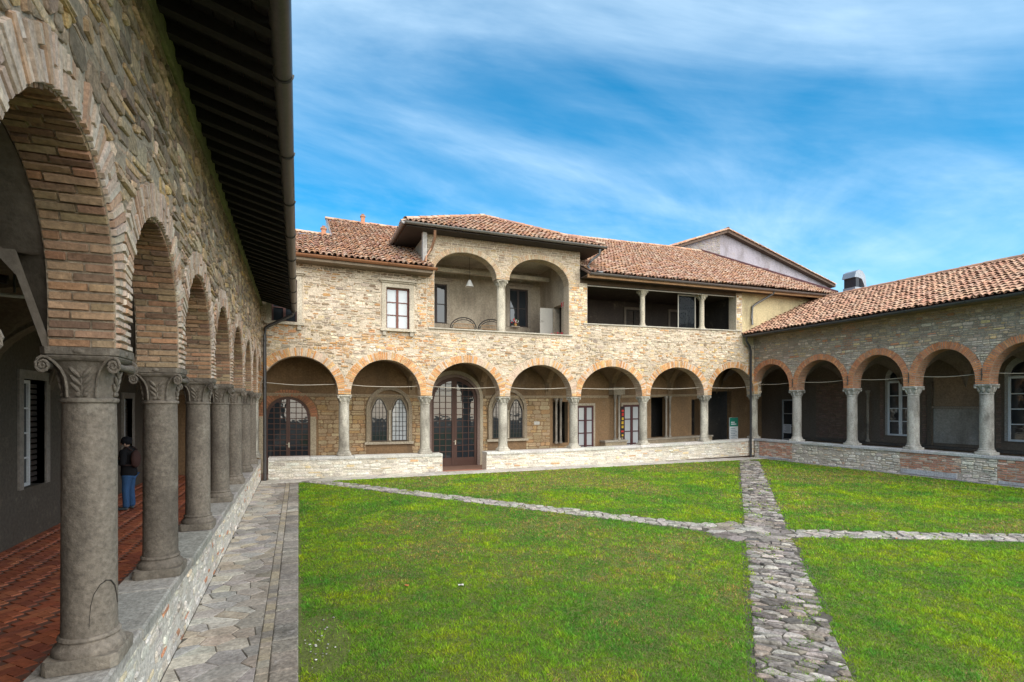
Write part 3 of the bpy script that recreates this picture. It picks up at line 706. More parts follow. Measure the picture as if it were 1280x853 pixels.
# stones and bricks of the courtyard face
def brickpatch(u, v):
    for (x, z, a, b) in ((3.3, 4.75, 1.25, 0.36), (-0.45, 4.75, 0.6, 0.35), (4.2, 4.35, 0.35, 0.7), (4.18, 6.0, 0.22, 1.2), (1.35, 4.3, 0.35, 0.4), (12.6, 4.25, 0.6, 0.25), (15.6, 4.3, 0.4, 0.25)):
        if ((u - x) / a) ** 2 + ((v - z) / b) ** 2 + nz(u, v, 2.2, 5) * 0.9 < 1: return True
    return False
def bcol(u, v):
    if brickpatch(u, v) and random.random() < 0.75: return jit(random.choice([(0.56, 0.29, 0.11), (0.50, 0.26, 0.12), (0.58, 0.36, 0.17)]), 0.15)
    t = nz(u, v, 0.45, 1)
    c = random.choice([(0.68, 0.59, 0.45), (0.63, 0.52, 0.37), (0.72, 0.65, 0.53), (0.58, 0.48, 0.35), (0.66, 0.53, 0.33), (0.56, 0.50, 0.42)])
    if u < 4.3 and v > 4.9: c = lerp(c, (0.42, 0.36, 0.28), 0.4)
    k = random.random()
    c = lerp(c, (0.76, 0.70, 0.60), max(0, min(0.7, 0.12 + 1.6 * nz(u, v, 0.9, 12))))
    if k < 0.08: c = (0.56, 0.33, 0.15)
    elif k < 0.24 - 0.15 * t: c = random.choice([(0.32, 0.25, 0.18), (0.38, 0.33, 0.28), (0.42, 0.30, 0.19)])
    elif k < 0.27 + 0.1 * t: c = (0.62, 0.45, 0.21)
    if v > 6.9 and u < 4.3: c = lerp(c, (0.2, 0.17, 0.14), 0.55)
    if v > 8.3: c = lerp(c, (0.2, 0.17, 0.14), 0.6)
    g = 0.96 + 0.4 * nz(u, v, 0.6, 19) + 0.25 * nz(u, v, 2.1, 23)
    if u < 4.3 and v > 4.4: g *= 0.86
    c = (c[0] * 0.97 * g, c[1] * 0.905 * g, c[2] * 0.83 * g)
    return jit(c, 0.14)
ex = [('arch', (o[0] + o[1]) / 2, (o[1] - o[0]) / 2 + 0.30, o[3], o[4] - o[3] + 0.30) for o in bops]
ex2 = [('rect', w[0] - 0.2, w[1] + 0.2, w[2] - 0.1, w[3] + 0.32) for w in win]
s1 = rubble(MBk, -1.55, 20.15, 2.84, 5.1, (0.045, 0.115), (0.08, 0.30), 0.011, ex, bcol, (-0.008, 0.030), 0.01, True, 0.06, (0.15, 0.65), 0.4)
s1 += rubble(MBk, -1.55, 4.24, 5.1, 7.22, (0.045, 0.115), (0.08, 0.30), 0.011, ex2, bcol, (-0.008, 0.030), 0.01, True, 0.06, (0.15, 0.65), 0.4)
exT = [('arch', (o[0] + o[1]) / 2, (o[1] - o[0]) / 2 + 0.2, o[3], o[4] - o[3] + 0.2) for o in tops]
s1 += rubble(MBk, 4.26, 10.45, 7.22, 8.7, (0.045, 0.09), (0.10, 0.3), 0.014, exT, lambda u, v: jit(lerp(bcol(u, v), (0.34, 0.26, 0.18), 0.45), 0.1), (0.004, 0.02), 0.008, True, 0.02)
s1 += rubble(MBk, 4.26, 4.51, 5.2, 7.22, (0.05, 0.09), (0.1, 0.25), 0.014, [], lambda u, v: jit((0.5, 0.3, 0.15) if random.random() < 0.6 else (0.5, 0.42, 0.3), 0.15), (0.004, 0.02), 0.008, True, 0.0)
s1 += rubble(MBk, 9.97, 10.79, 5.2, 7.22, (0.045, 0.115), (0.08, 0.28), 0.011, [], bcol, (0.004, 0.025), 0.01, True, 0.02)
s1 += rubble(MBk, 10.47, 18.95, 5.1, 5.69, (0.045, 0.11), (0.08, 0.30), 0.011, [], bcol, (-0.008, 0.030), 0.01, True, 0.04, (0.15, 0.65), 0.4)
s1 += rubble(MBk, 18.65, 18.96, 5.7, 7.4, (0.06, 0.14), (0.12, 0.3), 0.016, [], bcol, (0.004, 0.02), 0.01, True, 0.02)
emit(s1, 'stone', 'stone', BW, 300, 'rubble_stones')
orange = [0.95, 1.1, 0.7, 0.4, 0.9, 0.85, 0.7]
br = []
for i, o in enumerate(bops):
    cf = lambda u, v, i=i: jit(random.choice([(0.58, 0.29, 0.11), (0.53, 0.25, 0.09), (0.60, 0.36, 0.16)]) if random.random() < orange[i] * (0.75 + 0.5 * nz(u, v, 1.6, i)) else random.choice([(0.58, 0.44, 0.32), (0.54, 0.40, 0.29)]), 0.13)
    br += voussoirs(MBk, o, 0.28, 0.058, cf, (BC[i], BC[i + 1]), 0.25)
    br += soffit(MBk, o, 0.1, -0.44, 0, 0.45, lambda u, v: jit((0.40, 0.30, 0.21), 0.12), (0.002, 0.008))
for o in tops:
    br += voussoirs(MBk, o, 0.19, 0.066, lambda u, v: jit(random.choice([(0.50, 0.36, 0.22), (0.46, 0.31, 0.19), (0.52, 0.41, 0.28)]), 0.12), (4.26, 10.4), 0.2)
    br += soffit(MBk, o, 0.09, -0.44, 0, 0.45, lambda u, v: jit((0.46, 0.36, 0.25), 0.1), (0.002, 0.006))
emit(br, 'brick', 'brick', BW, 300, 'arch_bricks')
# columns
column_protos('back', 2.08, 0.172, leaf_capital, 0.285, (0.40, 0.37, 0.31), s=0.95, thick_base=True)
for x in BC[1:]: column('back', x, 18.83, 0.72, back)
column('back', BC[0], 18.83, 0.72, back)
column_protos('loggia', 2.0, 0.165, leaf_capital, 0.27, (0.46, 0.41, 0.32), s=0.9, thick_base=False)
column('loggia', 7.16, 18.82, 5.2, back)
column_protos('gallery', 1.6, 0.11, leaf_capital, 0.24, (0.48, 0.42, 0.32), s=0.78)
column('gallery', 13.62, 18.82, 5.72, back); column('gallery', 16.82, 18.82, 5.72, back)
# sills, window units
sl_ = MB(); sl_.mbox(MBk, 4.3, 10.1, 5.2, 5.245, -0.42, 0.07, (0.42, 0.38, 0.31)); sl_.build('loggia_sill', 'stone', back)
sl_ = MB(); sl_.mbox(MBk, 10.6, 18.9, 5.70, 5.745, -0.42, 0.06, (0.44, 0.40, 0.33)); sl_.build('gallery_sill', 'stone', back)
for w in win: surround(back, MBk, *w, 0.15, 0.05, (0.46, 0.40, 0.31))
casement(back, MBk, *win[0], -0.16, 1, 3, (0.15, 0.055, 0.04), 'glass_curtain', 0.05, 0.03, label='brown framed window with white curtains')
casement(back, MBk, *win[1], -0.16, 1, 3, (0.10, 0.05, 0.045), 'glass', 0.05, 0.03)
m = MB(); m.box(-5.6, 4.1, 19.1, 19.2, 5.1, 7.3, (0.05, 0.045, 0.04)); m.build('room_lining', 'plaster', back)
# loggia room
pc = (0.40, 0.34, 0.26)
MLB = lambda u, v, d: (u, 21.4 - d, v)
lh = [(4.85, 5.72, 5.86, 7.48), (8.54, 9.4, 5.9, 7.55)]
m = MB(); wall_grid(m, MLB, 4.3, 10.4, 5.05, 8.5, lh, 0.25, pc)
m.box(4.15, 4.42, 19.052, 21.4, 5.05, 8.5, pc)
m.build('loggia_wall', 'plaster', back)
m = MB(); wall_grid(m, lambda u, v, d: (10.02 - d, u, v), 19.055, 21.398, 5.05, 8.5, [(19.35, 20.1, 5.06, 6.6)], 0.3, pc); m.build('loggia_wall', 'plaster', back)
m = MB(); m.box(4.3, 10.4, 19.0, 21.4, 4.9, 5.05, (0.25, 0.16, 0.11)); m.build('loggia_floor', 'floor_brick', back)
m = MB(); m.box(4.3, 10.4, 19.0, 21.4, 8.3, 8.4, (0.5, 0.45, 0.37)); m.build('loggia_ceiling', 'plaster', back)
m = MB(); m.box(4.43, 10.0, 20.42, 20.56, 7.76, 7.92, (0.48, 0.42, 0.33)); m.build('tie_beam', 'timber', back)
for h in lh:
    surround(back, MLB, *h, 0.13, 0.04, (0.36, 0.31, 0.25), True, False, 'plaster')
    casement(back, MLB, *h, -0.12, 1, 2, (0.04, 0.03, 0.028), 'glass', 0.06, 0.03)
m = MB(); m.box(10.34, 10.4, 19.3, 20.2, 5.05, 6.7, (0.03, 0.025, 0.02)); m.build('doorway_back', 'plaster', back)
m = MB(); m.box(9.4, 9.99, 20.09, 20.13, 5.06, 6.55, (0.40, 0.375, 0.33)); dd = m.build('door', 'paint', back); dd['label'] = 'pale open door leaf in the loggia'
hm = MB(); hm.tube([(9.46, 20.09, 6.0), (9.46, 20.04, 6.0), (9.55, 20.04, 6.0)], 0.012, 6, (0.4, 0.38, 0.35)); hm.build('handle', 'metal', dd)
# gallery room, its deep shade painted into near-black surfaces
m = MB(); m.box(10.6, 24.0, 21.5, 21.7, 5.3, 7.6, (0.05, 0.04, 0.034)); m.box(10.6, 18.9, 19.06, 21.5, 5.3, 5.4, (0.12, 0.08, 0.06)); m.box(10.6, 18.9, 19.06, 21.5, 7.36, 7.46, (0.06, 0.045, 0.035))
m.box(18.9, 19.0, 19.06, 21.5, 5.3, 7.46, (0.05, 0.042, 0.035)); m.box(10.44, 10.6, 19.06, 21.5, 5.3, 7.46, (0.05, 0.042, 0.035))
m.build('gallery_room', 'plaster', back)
MGB = lambda u, v, d: (u, 21.5 - d, v)
for a in (11.2, 14.6, 17.2):
    surround(back, MGB, a, a + 0.95, 5.5, 7.0, 0.12, 0.05, (0.15, 0.125, 0.1), False, False, 'plaster'); casement(back, MGB, a, a + 0.95, 5.5, 7.0, 0.0, 1, 3, (0.03, 0.025, 0.02), 'glass', perpane=False)
w = MB(); fc = (0.42, 0.38, 0.31)
for (p, q, z0, z1) in ((15.62, 15.66, 5.76, 7.3), (16.56, 16.60, 5.76, 7.3), (15.66, 16.56, 5.76, 5.81), (15.66, 16.56, 7.25, 7.3)): w.mbox(MBk, p, q, z0, z1, -0.40, -0.36, fc)
w = w.build('glazed_screen', 'paint', back); g = MB(); g.mbox(MBk, 15.66, 16.56, 5.81, 7.25, -0.385, -0.379); g.build('pane', 'glass_clear', w)
m = MB(); m.mbox(MBk, 10.82, 18.6, 7.27, 7.31, -0.1, -0.06, (0.4, 0.36, 0.3)); m.build('blind_rail', 'paint', back)
m = MB(); m.mbox(MBk, 10.47, 19.0, 7.33, 7.52, -0.40, -0.02, (0.10, 0.065, 0.04)); m.build('lintel_beam', 'timber', back)

# roofs of the back wing
def slope_roof(name, O, U, S, width, length, inside, parent, limit, colf, polys, deckcol=(0.12, 0.08, 0.06), thick=0.05):
    m = MB()
    Uv, Sv = Vector(U).normalized(), Vector(S).normalized(); N = Uv.cross(Sv).normalized()
    if N.z < 0: N = -N
    for poly in polys:
        top = [tuple(Vector(O) + Uv * a + Sv * b + N * 0.012) for a, b in poly]; bot = [tuple(Vector(O) + Uv * a + Sv * b - N * thick) for a, b in poly]; n = len(poly)
        m.add(top + bot, [tuple(range(n)), tuple(range(2 * n - 1, n - 1, -1))] + [(i, (i + 1) % n, n + (i + 1) % n, n + i) for i in range(n)], deckcol)
    r = m.build(name, 'timber', parent)
    emit(tiles(O, U, S, N, width, length, inside, colf=colf), 'roof_tile', 'roof_clay', r, limit, 'roof_tiles')
    return r
PB = 0.5
# left house roof: low part X<1.15, high part beyond
S1 = Vector((0, 1, PB)).normalized(); k1 = math.hypot(1, PB)
lo, hi = (21.2 - 18.05) * k1, (24.9 - 18.05) * k1
O1 = (-4.0, 18.05, 7.24)
rl = slope_roof('roof', O1, (1, 0, 0), S1, 8.6, hi, lambda u, s: s < (lo if u < 5.15 else hi) and not (u > 8.3), back, 75, tile_col, [[(0, 0), (8.4, 0), (8.4, lo), (0, lo)], [(5.15, lo), (8.4, lo), (8.4, hi), (5.15, hi)]])
emit(ridge([((-4, 21.2, 8.86), (1.1, 21.2, 8.86)), ((1.1, 24.9, 10.72), (6.5, 24.9, 10.72))], tile_col), 'ridge_tile', 'roof_clay', rl, 40)
m = MB(); a = Vector((1.12, 21.2, 8.82)); b = Vector((1.12, 24.9, 10.67)); m.add([tuple(a), tuple(b), tuple(b + Vector((0, 0, -0.5))), tuple(a + Vector((0, 0, -0.5))), tuple(a + Vector((.06, 0, 0.1))), tuple(b + Vector((.06, 0, 0.1)))], [(0, 1, 2, 3), (0, 1, 5, 4)], (0.5, 0.5, 0.5)); m.build('flashing', 'metal', rl)
for (x, y, z0, z1) in ((0.88, 21.1, 8.6, 9.05), (2.72, 24.85, 10.4, 11.02)):
    m = MB(); m.box(x - 0.08, x + 0.08, y - 0.08, y + 0.08, z0, z1, (0.42, 0.2, 0.12)); m.box(x - 0.11, x + 0.11, y - 0.11, y + 0.11, z1 + .001, z1 + 0.05, (0.36, 0.2, 0.13))
    m.box(x - 0.06, x + 0.06, y - 0.06, y + 0.06, z1 + .051, z1 + 0.13, (0.3, 0.15, 0.1)); m.build('chimney', 'brick', rl)
m = MB(); m.quad((-6, 21.25, 5), (1.15, 21.25, 5), (1.15, 21.25, 8.75), (-6, 21.25, 8.75), (0.4, 0.35, 0.28)); m.quad((1.2, 25, 5), (10, 25, 5), (10, 25, 10.6), (1.2, 25, 10.6), (0.4, 0.35, 0.28)); m.quad((1.2, 21.3, 5), (1.2, 25, 5), (1.2, 25, 10.6), (1.2, 21.3, 8.75), (0.4, 0.35, 0.28)); m.build('rear_wall', 'plaster', back)
gutter('gutter', (-3.9, 17.98, 7.22), (4.48, 17.98, 7.22), 0.085, back, (0.33, 0.15, 0.075))
m = MB(); m.mbox(MBk, -4, 4.35, 7.05, 7.2, 0.0, 0.55, (0.22, 0.17, 0.12)); m.build('eave_soffit', 'timber', back)
# tower roof
ez = 8.66; AP = Vector((7.3, 21.3, 10.42)); X0, X1, Y0, Y1 = 3.35, 11.25, 17.95, 24.4
def hip(parent, a, b, apex, limit, nm):
    a, b = Vector(a), Vector(b); U = (b - a).normalized(); w = (b - a).length; t = (apex - a).dot(U); foot = a + U * t; S = apex - foot; L = S.length
    ins = lambda u, s: 0.02 < u < w - 0.02 and s < L * (u / t if u < t else (w - u) / (w - t)) - 0.02
    return slope_roof(nm, a, U, S, w, L, ins, parent, limit, tile_col, [[(0, 0), (w, 0), (t, L)]])
rt = hip(back, (X0, Y0, ez), (X1, Y0, ez), AP, 75, 'roof')
hip(back, (X0, Y1, ez), (X0, Y0, ez), AP, 0, 'roof'); hip(back, (X1, Y0, ez), (X1, Y1, ez), AP, 0, 'roof'); hip(back, (X1, Y1, ez), (X0, Y1, ez), AP, 0, 'roof')
emit(ridge([((X0, Y0, ez + .1), AP + Vector((0, 0, .1))), ((X1, Y0, ez + .1), AP + Vector((0, 0, .1)))], tile_col, 0.09), 'ridge_tile', 'roof_clay', rt, 60)
m = MB(); m.box(X0 + 0.05, X1 - 0.05, Y0 + 0.05, Y1, ez - 0.09, ez - 0.06, (0.055, 0.045, 0.04))
m.box(4.25, 10.46, 19.06, 24, 8.42, ez - 0.1, (0.1, 0.08, 0.06)); m.build('eave_soffit', 'timber', back)
gutter('gutter', (X0 - 0.02, Y0 - 0.05, ez + 0.02), (X1 + 0.02, Y0 - 0.05, ez + 0.02), 0.075, back, (0.20, 0.19, 0.185))
gutter('gutter', (X0 - 0.05, Y0 - 0.05, ez + 0.02), (X0 - 0.05, 23.5, ez + 0.02), 0.075, back, (0.20, 0.19, 0.185), out=(-1, 0, 0))
pipe('downpipe', [(4.4, 18.0, 8.55), (4.42, 18.1, 8.3), (4.36, 18.35, 8.0), (4.2, 18.4, 7.75), (4.12, 18.3, 7.5)], 0.05, back, (0.36, 0.2, 0.12))
m = MB(); m.box(4.05, 4.2, 18.35, 18.55, 7.3, 8.55, (0.42, 0.40, 0.38)); m.build('corner_post', 'plaster', back)
pipe('downpipe', [(11.0, 17.95, 8.58), (11.0, 18.0, 8.4), (10.72, 18.2, 8.15), (10.62, 18.25, 7.95), (10.7, 18.1, 7.75), (11.1, 17.9, 7.66)], 0.05, back, (0.16, 0.16, 0.165))
# gallery roof
PR = 0.52; S2 = Vector((0, 1, PR)).normalized(); k2 = math.hypot(1, PR); O2 = (10.5, 17.98, 7.64); L2 = 7.5 * k2
vx = lambda s: 13.95 - 1.75 * s / L2
rr = slope_roof('roof', O2, (1, 0, 0), S2, 14.0, L2, lambda u, s: 0.1 < u < vx(s), back, 150, tile_col, [[(0, 0), (13.95, 0), (vx(L2), L2), (0, L2)]])
emit(ridge([((10.4, 25.5, 11.62), (22.7, 25.5, 11.62))], tile_col), 'ridge_tile', 'roof_clay', rr, 60)
m = MB(); p = Vector((24.47, 18.0, 7.66)); q = Vector((22.72, 25.5, 11.56))
m.add([tuple(p), tuple(q), tuple(q + Vector((0, 0, 0.22))), tuple(p + Vector((0, 0, 0.22))), tuple(p + Vector((.08, 0, 0.22))), tuple(q + Vector((.08, 0, 0.22))), tuple(p + Vector((.08, 0, -0.4))), tuple(q + Vector((.08, 0, -0.4)))], [(0, 1, 2, 3), (3, 2, 5, 4), (4, 5, 7, 6)], (0.22, 0.10, 0.09)); m.build('verge_flashing', 'metal', rr)
m = MB(); m.add([(24.4, 18.7, 4), (22.7, 25.5, 4), (22.7, 25.5, 11.4), (24.4, 18.7, 7.8)], [(0, 1, 2, 3)], (0.5, 0.44, 0.34)); m.quad((10, 25.52, 5), (22.7, 25.52, 5), (22.7, 25.52, 11.5), (10, 25.52, 11.5), (0.4, 0.35, 0.28)); m.build('rear_wall', 'plaster', back)
m = MB(); m.box(10.5, 24.4, 18.02, 18.1, 7.46, 7.6, (0.30, 0.17, 0.085)); m.box(10.47, 24.4, 18.1, 19.0, 7.53, 7.56, (0.07, 0.05, 0.04)); m.build('fascia', 'timber', back)
gutter('gutter', (10.55, 17.94, 7.62), (24.45, 17.94, 7.62), 0.075, back, (0.17, 0.15, 0.14))
pipe('downpipe', [(20.3, 17.95, 7.56), (20.28, 18.05, 7.4), (19.75, 18.5, 7.0), (19.55, 18.55, 6.85), (19.52, 18.55, 6.3), (19.5, 18.5, 6.0)], 0.05, back, (0.15, 0.145, 0.14))
# inner wall of the back walk with its openings
MI = lambda u, v, d: (u, 21.2 - d, v)
holes = [(15.85, 16.75, 0.8, 2.75), (18.3, 18.75, 0.8, 2.6), (19.35, 20.9, -0.12, 3.0), (10.55, 11.3, 0.75, 2.6)]
m = MB(); wall_grid(m, MI, -4.5, 23.2, -0.15, 4.9, holes, 0.3, (0.24, 0.15, 0.08)); IB = m.build('inner_wall', 'plaster', back)
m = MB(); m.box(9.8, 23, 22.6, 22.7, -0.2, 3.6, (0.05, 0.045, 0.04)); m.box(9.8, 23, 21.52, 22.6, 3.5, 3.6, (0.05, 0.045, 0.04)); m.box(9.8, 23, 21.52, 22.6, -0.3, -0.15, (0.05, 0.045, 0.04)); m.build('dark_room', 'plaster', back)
exI = [('arch', -0.35, 1.05, 2.0, 1.02), ('arch', 3.34, 0.9, 2.2, 0.95), ('arch', 5.95, 1.15, 2.75, 1.1), ('arch', 8.35, 0.9, 2.2, 0.95), ('rect', 10.4, 11.45, 0.6, 3.0)]
ib = rubble(MI, -3.0, 11.6, -0.1, 2.75, (0.1, 0.2), (0.18, 0.5), 0.014, exI, lambda u, v: jit(random.choice([(0.42, 0.31, 0.18), (0.37, 0.265, 0.155), (0.45, 0.345, 0.205), (0.42, 0.26, 0.125)]), 0.14), (0.002, 0.014), 0.008, True, 0.01)
emit(ib, 'ashlar', 'stone', IB, 60, 'ashlar_stones')
brown = (0.075, 0.036, 0.026)
rb = voussoirs(MI, (-1.12, 0.42, 1.9, 2.0, 2.74), 0.26, 0.075, lambda u, v: jit((0.42, 0.19, 0.10), 0.18), None, 0.2, (0.03, 0.06))
emit(rb, 'brick', 'brick', IB, 40, 'arch_bricks')
for xj in (0.42, -1.32): m = MB(); m.mbox(MI, xj, xj + 0.2, -0.1, 2.0, 0, 0.05, (0.40, 0.33, 0.23)); m.build('door_jamb', 'stone', back)
lattice(back, MI, -1.1, 0.40, -0.1, 2.0, 2.72, 0.012, 2, 3, 13, 0.25, brown, label='round headed brown lattice door')
def ring(parent, a, b, v0, vs, cr, wd, dp, col, name, M=MI, pointed=False):
    m = MB(); uc, ha = (a + b) / 2, (b - a) / 2; N = 20
    I = [(a, v0)] + [(uc - ha * math.cos(math.pi * k / N), arch_h(uc - ha * math.cos(math.pi * k / N), uc, ha, vs, cr, pointed)) for k in range(N + 1)] + [(b, v0)]
    ho = ha + wd; O = [(a - wd, v0)] + [(uc - ho * math.cos(math.pi * k / N), arch_h(uc - ho * math.cos(math.pi * k / N), uc, ho, vs, cr + wd, pointed)) for k in range(N + 1)] + [(b + wd, v0)]
    for i in range(len(I) - 1):
        v = [M(*I[i], 0), M(*I[i + 1], 0), M(*O[i + 1], 0), M(*O[i], 0), M(*I[i], dp), M(*I[i + 1], dp), M(*O[i + 1], dp), M(*O[i], dp)]
        m.add(v, [(4, 5, 6, 7), (0, 1, 5, 4), (3, 2, 6, 7)], jit(col, 0.08))
    return m.build(name, 'stone', parent)
ring(back, 5.0, 6.95, -0.12, 2.75, 3.62, 0.12, 0.16, (0.20, 0.15, 0.13), 'door_surround'); ring(back, 4.88, 7.07, -0.12, 2.75, 3.74, 0.16, 0.07, (0.44, 0.37, 0.27), 'door_surround')
lattice(back, MI, 5.0, 6.95, -0.12, 2.75, 3.6, 0.02, 2, 3, 13, 0.42, brown, fw=0.11, label='tall brown lattice door at the gap in the low wall')
for (x0, gl) in ((2.58, ('glass', 'glass_curtain')), (7.6, ('glass', 'glass'))):
    ring(back, x0, x0 + 1.5, 1.02, 2.3, 3.05, 0.14, 0.12, (0.30, 0.24, 0.17), 'window_surround', pointed=False)
    m = MB(); m.mbox(MI, x0, x0 + 1.5, 2.25, 2.9, 0.002, 0.03, (0.22, 0.17, 0.12)); m.build('tracery', 'stone', back)
    for k in range(2):
        a = x0 + 0.06 + k * 0.78
        ring(back, a, a + 0.6, 1.05, 2.2, 2.72, 0.06, 0.075, (0.26, 0.21, 0.15), 'lancet_surround', pointed=True)
        lattice(back, MI, a, a + 0.6, 1.05, 2.2, 2.72, 0.034, 1, 4, 9, 0.03, (0.05, 0.04, 0.035), gl[k], True, 'window', 0.03, 0.016, False, label='leaded lancet window')
    m = MB(); m.lathe([(0.05, 0), (0.04, 0.05), (0.035, 0.1), (0.035, 1.05), (0.06, 1.1), (0.07, 1.2)], (x0 + 0.75, 21.09, 1.06), 10, (0.42, 0.37, 0.29)); m.build('colonnette', 'column_stone', back, True, 40)
    m = MB(); m.mbox(MI, x0 - 0.2, x0 + 1.7, 0.92, 1.02, 0, 0.14, (0.42, 0.36, 0.27)); m.build('sill', 'stone', back)
m = MB(); m.mbox(MI, 9.62, 9.88, 1.6, 1.74, 0.0, 0.03, (0.62, 0.6, 0.55)); pq = m.build('plaque', 'stone', back)
def colonnettes(cx, cy, z0, h, parent, n=2):
    for k in range(n):
        m = MB(); m.lathe([(0.085, 0), (0.085, 0.05), (0.06, 0.09), (0.05, 0.13), (0.048, h - 0.28), (0.06, h - 0.25), (0.055, h - 0.22), (0.075, h - 0.1), (0.10, h - 0.04), (0.10, h)], (cx + (k - (n - 1) / 2) * 0.22, cy, z0), 14, (0.33, 0.29, 0.24)); m.build('colonnette', 'column_stone', parent, True, 40)
m = MB(); m.box(13.0, 14.15, 20.75, 21.18, -0.1, 0.72, (0.44, 0.36, 0.24)); m.box(12.95, 14.2, 20.7, 21.19, 0.72, 0.80, (0.42, 0.38, 0.31)); m.build('pedestal', 'stone', back)
colonnettes(13.75, 20.95, 0.8, 2.1, back); colonnettes(10.75, 21.05, 0.75, 2.0, back); colonnettes(16.7, 21.0, 0.8, 2.0, back); colonnettes(18.85, 21.0, 0.75, 2.05, back)
m = MB(); m.box(13.45, 14.05, 20.75, 21.19, 2.9, 3.25, (0.36, 0.31, 0.24)); m.build('impost', 'stone', back)
m = MB()
for (a, b) in ((15.3, 18.2), (18.25, 19.3)): m.mbox(MI, a, b, -0.1, 0.72, 0, 0.35, (0.36, 0.29, 0.2)); m.mbox(MI, a - 0.03, b + 0.03, 0.72, 0.79, 0, 0.4, (0.38, 0.33, 0.26))
m.build('stone_bench', 'stone', back)
for (a, b) in ((11.75, 12.6), (14.22, 15.15)):
    surround(back, MI, a, b, -0.1, 2.42, 0.1, 0.05, (0.40, 0.34, 0.26), False, False)
    casement(back, MI, a, b, -0.08, 2.4, 0.01, 1, 4, (0.075, 0.028, 0.03), 'glass_curtain', 0.08, 0.05, name='door', label='glazed brown double door with pale curtains')
m = MB()
for a, b in zip(BC[:-1], BC[1:]): vault(m, a, b, 19.05, 21.2, 2.85, 1.36, lambda u, w, z: (u, w, z), (0.20, 0.14, 0.088))
m.build('vault', 'plaster', back, True, 35)
for (a, b) in ((-4.4, 4.75), (7.3, 13.4), (14.1, 19.3)):
    m = MB(); m.mbox(MI, a, b, 2.76, 2.82, 0, 0.05, (0.34, 0.26, 0.17)); m.mbox(MI, a, b, 2.82, 2.87, 0, 0.09, (0.36, 0.28, 0.19)); m.build('cornice', 'stone', back)
for x in BC[1:-1]:
    m = MB(); pts = [(x, 19.05 + 2.15 * k / 18, 2.88 + 1.30 * math.sin(math.acos(max(-1, min(1, 1 - 2 * k / 18))))) for k in range(19)]
    for p, q in zip(pts[:-1], pts[1:]):
        v = [(a[0] + sx * 0.13, a[1], a[2] + dz) for a in (p, q) for (sx, dz) in ((-1, -0.05), (1, -0.05), (1, 0.1), (-1, 0.1))]
        m.add(v, [(0, 1, 5, 4), (1, 2, 6, 5), (0, 4, 7, 3)], (0.30, 0.21, 0.13))
    m.build('vault_rib', 'plaster', back)
m = MB()
for a, b, o in zip(BC[:-1], BC[1:], bops): m.tube([(o[0] + 0.0 + (o[1] - o[0]) * k / 10, 18.85, 3.15 - 0.05 * math.sin(math.pi * k / 10) + 0.03 * nz(a + k, 1, 0.3, 2)) for k in range(11)], 0.012, 6, (0.42, 0.37, 0.30))
m.build('tie_rod', 'paint', back)
m = MB(); m.box(-6, 24, 19.06, 21.6, 4.3, 4.88, (0.2, 0.17, 0.14)); m.build('floor_slab', 'plaster', back)
BACK = set(bpy.data.objects) - before

# ------------------------------------------------------------------ RIGHT WING
right = empty('cloister_wing', (20, 11, 0), 'single storey grey rubble wing with orange brick arches and clay roof', 'building')
RC = [18.83, 16.5, 14.05, 11.85, 9.73, 7.6, 5.5, 3.4]
RH = 0.19; ZC = 3.06
rops = [(b + RH, a - RH, ZC, 3.20, 4.26) for a, b in zip(RC[:-1], RC[1:])]
m = MB(); arcade_core(m, MR, [(c - RH, c + RH, ZC + 0.002) for c in RC], rops, 5.62, 0.45, (0.30, 0.26, 0.21))
RW = m.build('wall', 'mortar', right)
def rcol(u, v):
    c = random.choice([(0.36, 0.32, 0.27), (0.30, 0.265, 0.225), (0.42, 0.38, 0.33), (0.27, 0.235, 0.2), (0.40, 0.33, 0.24)])
    k = random.random()
    if k < 0.06: c = (0.48, 0.40, 0.24)
    elif k < 0.12: c = (0.40, 0.22, 0.14)
    elif k < 0.17: c = (0.52, 0.48, 0.41)
    c = (c[0] * 1.28, c[1] * 1.13, c[2] * 1.0)
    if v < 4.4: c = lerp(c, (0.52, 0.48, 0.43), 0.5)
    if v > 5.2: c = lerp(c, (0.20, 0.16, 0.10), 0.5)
    if abs(u - 14.0) < 0.22 and v > 4.5: c = (0.40, 0.24, 0.16)
    return jit(c, 0.15)
ex = [('arch', (o[0] + o[1]) / 2, (o[1] - o[0]) / 2 + 0.25, o[3], o[4] - o[3] + 0.25) for o in rops]
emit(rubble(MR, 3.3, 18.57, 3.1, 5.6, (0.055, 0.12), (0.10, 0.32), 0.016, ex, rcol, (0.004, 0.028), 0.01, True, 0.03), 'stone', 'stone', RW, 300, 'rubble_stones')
br = []
rbc = lambda u, v: jit(random.choice([(0.56, 0.23, 0.10), (0.52, 0.20, 0.09), (0.58, 0.27, 0.13), (0.48, 0.21, 0.11)]), 0.14)
for i, o in enumerate(rops):
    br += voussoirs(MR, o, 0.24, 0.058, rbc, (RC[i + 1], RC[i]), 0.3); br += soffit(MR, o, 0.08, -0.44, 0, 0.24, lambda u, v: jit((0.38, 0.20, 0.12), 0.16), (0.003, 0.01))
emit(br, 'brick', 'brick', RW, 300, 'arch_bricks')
column_protos('right', 2.2, 0.178, leaf_capital, 0.285, (0.38, 0.36, 0.33), s=1.0)
for i, y in enumerate(RC): 
    if i: column('right', 19.93, y, 0.86, right)
PRr = 0.42; S3 = Vector((1, 0, PRr)).normalized(); L3 = 4.6 * math.hypot(1, PRr)
r3 = slope_roof('roof', (19.02, 18.58, 5.62), (0, -1, 0), S3, 15.8, L3, lambda u, s: True, right, 300, tile_col_new, [[(0, 0), (15.9, 0), (15.9, L3), (0, L3)]])
emit(ridge([((23.62, 18.5, 7.62), (23.62, 2.8, 7.62))], tile_col_new), 'ridge_tile', 'roof_clay', r3, 60)
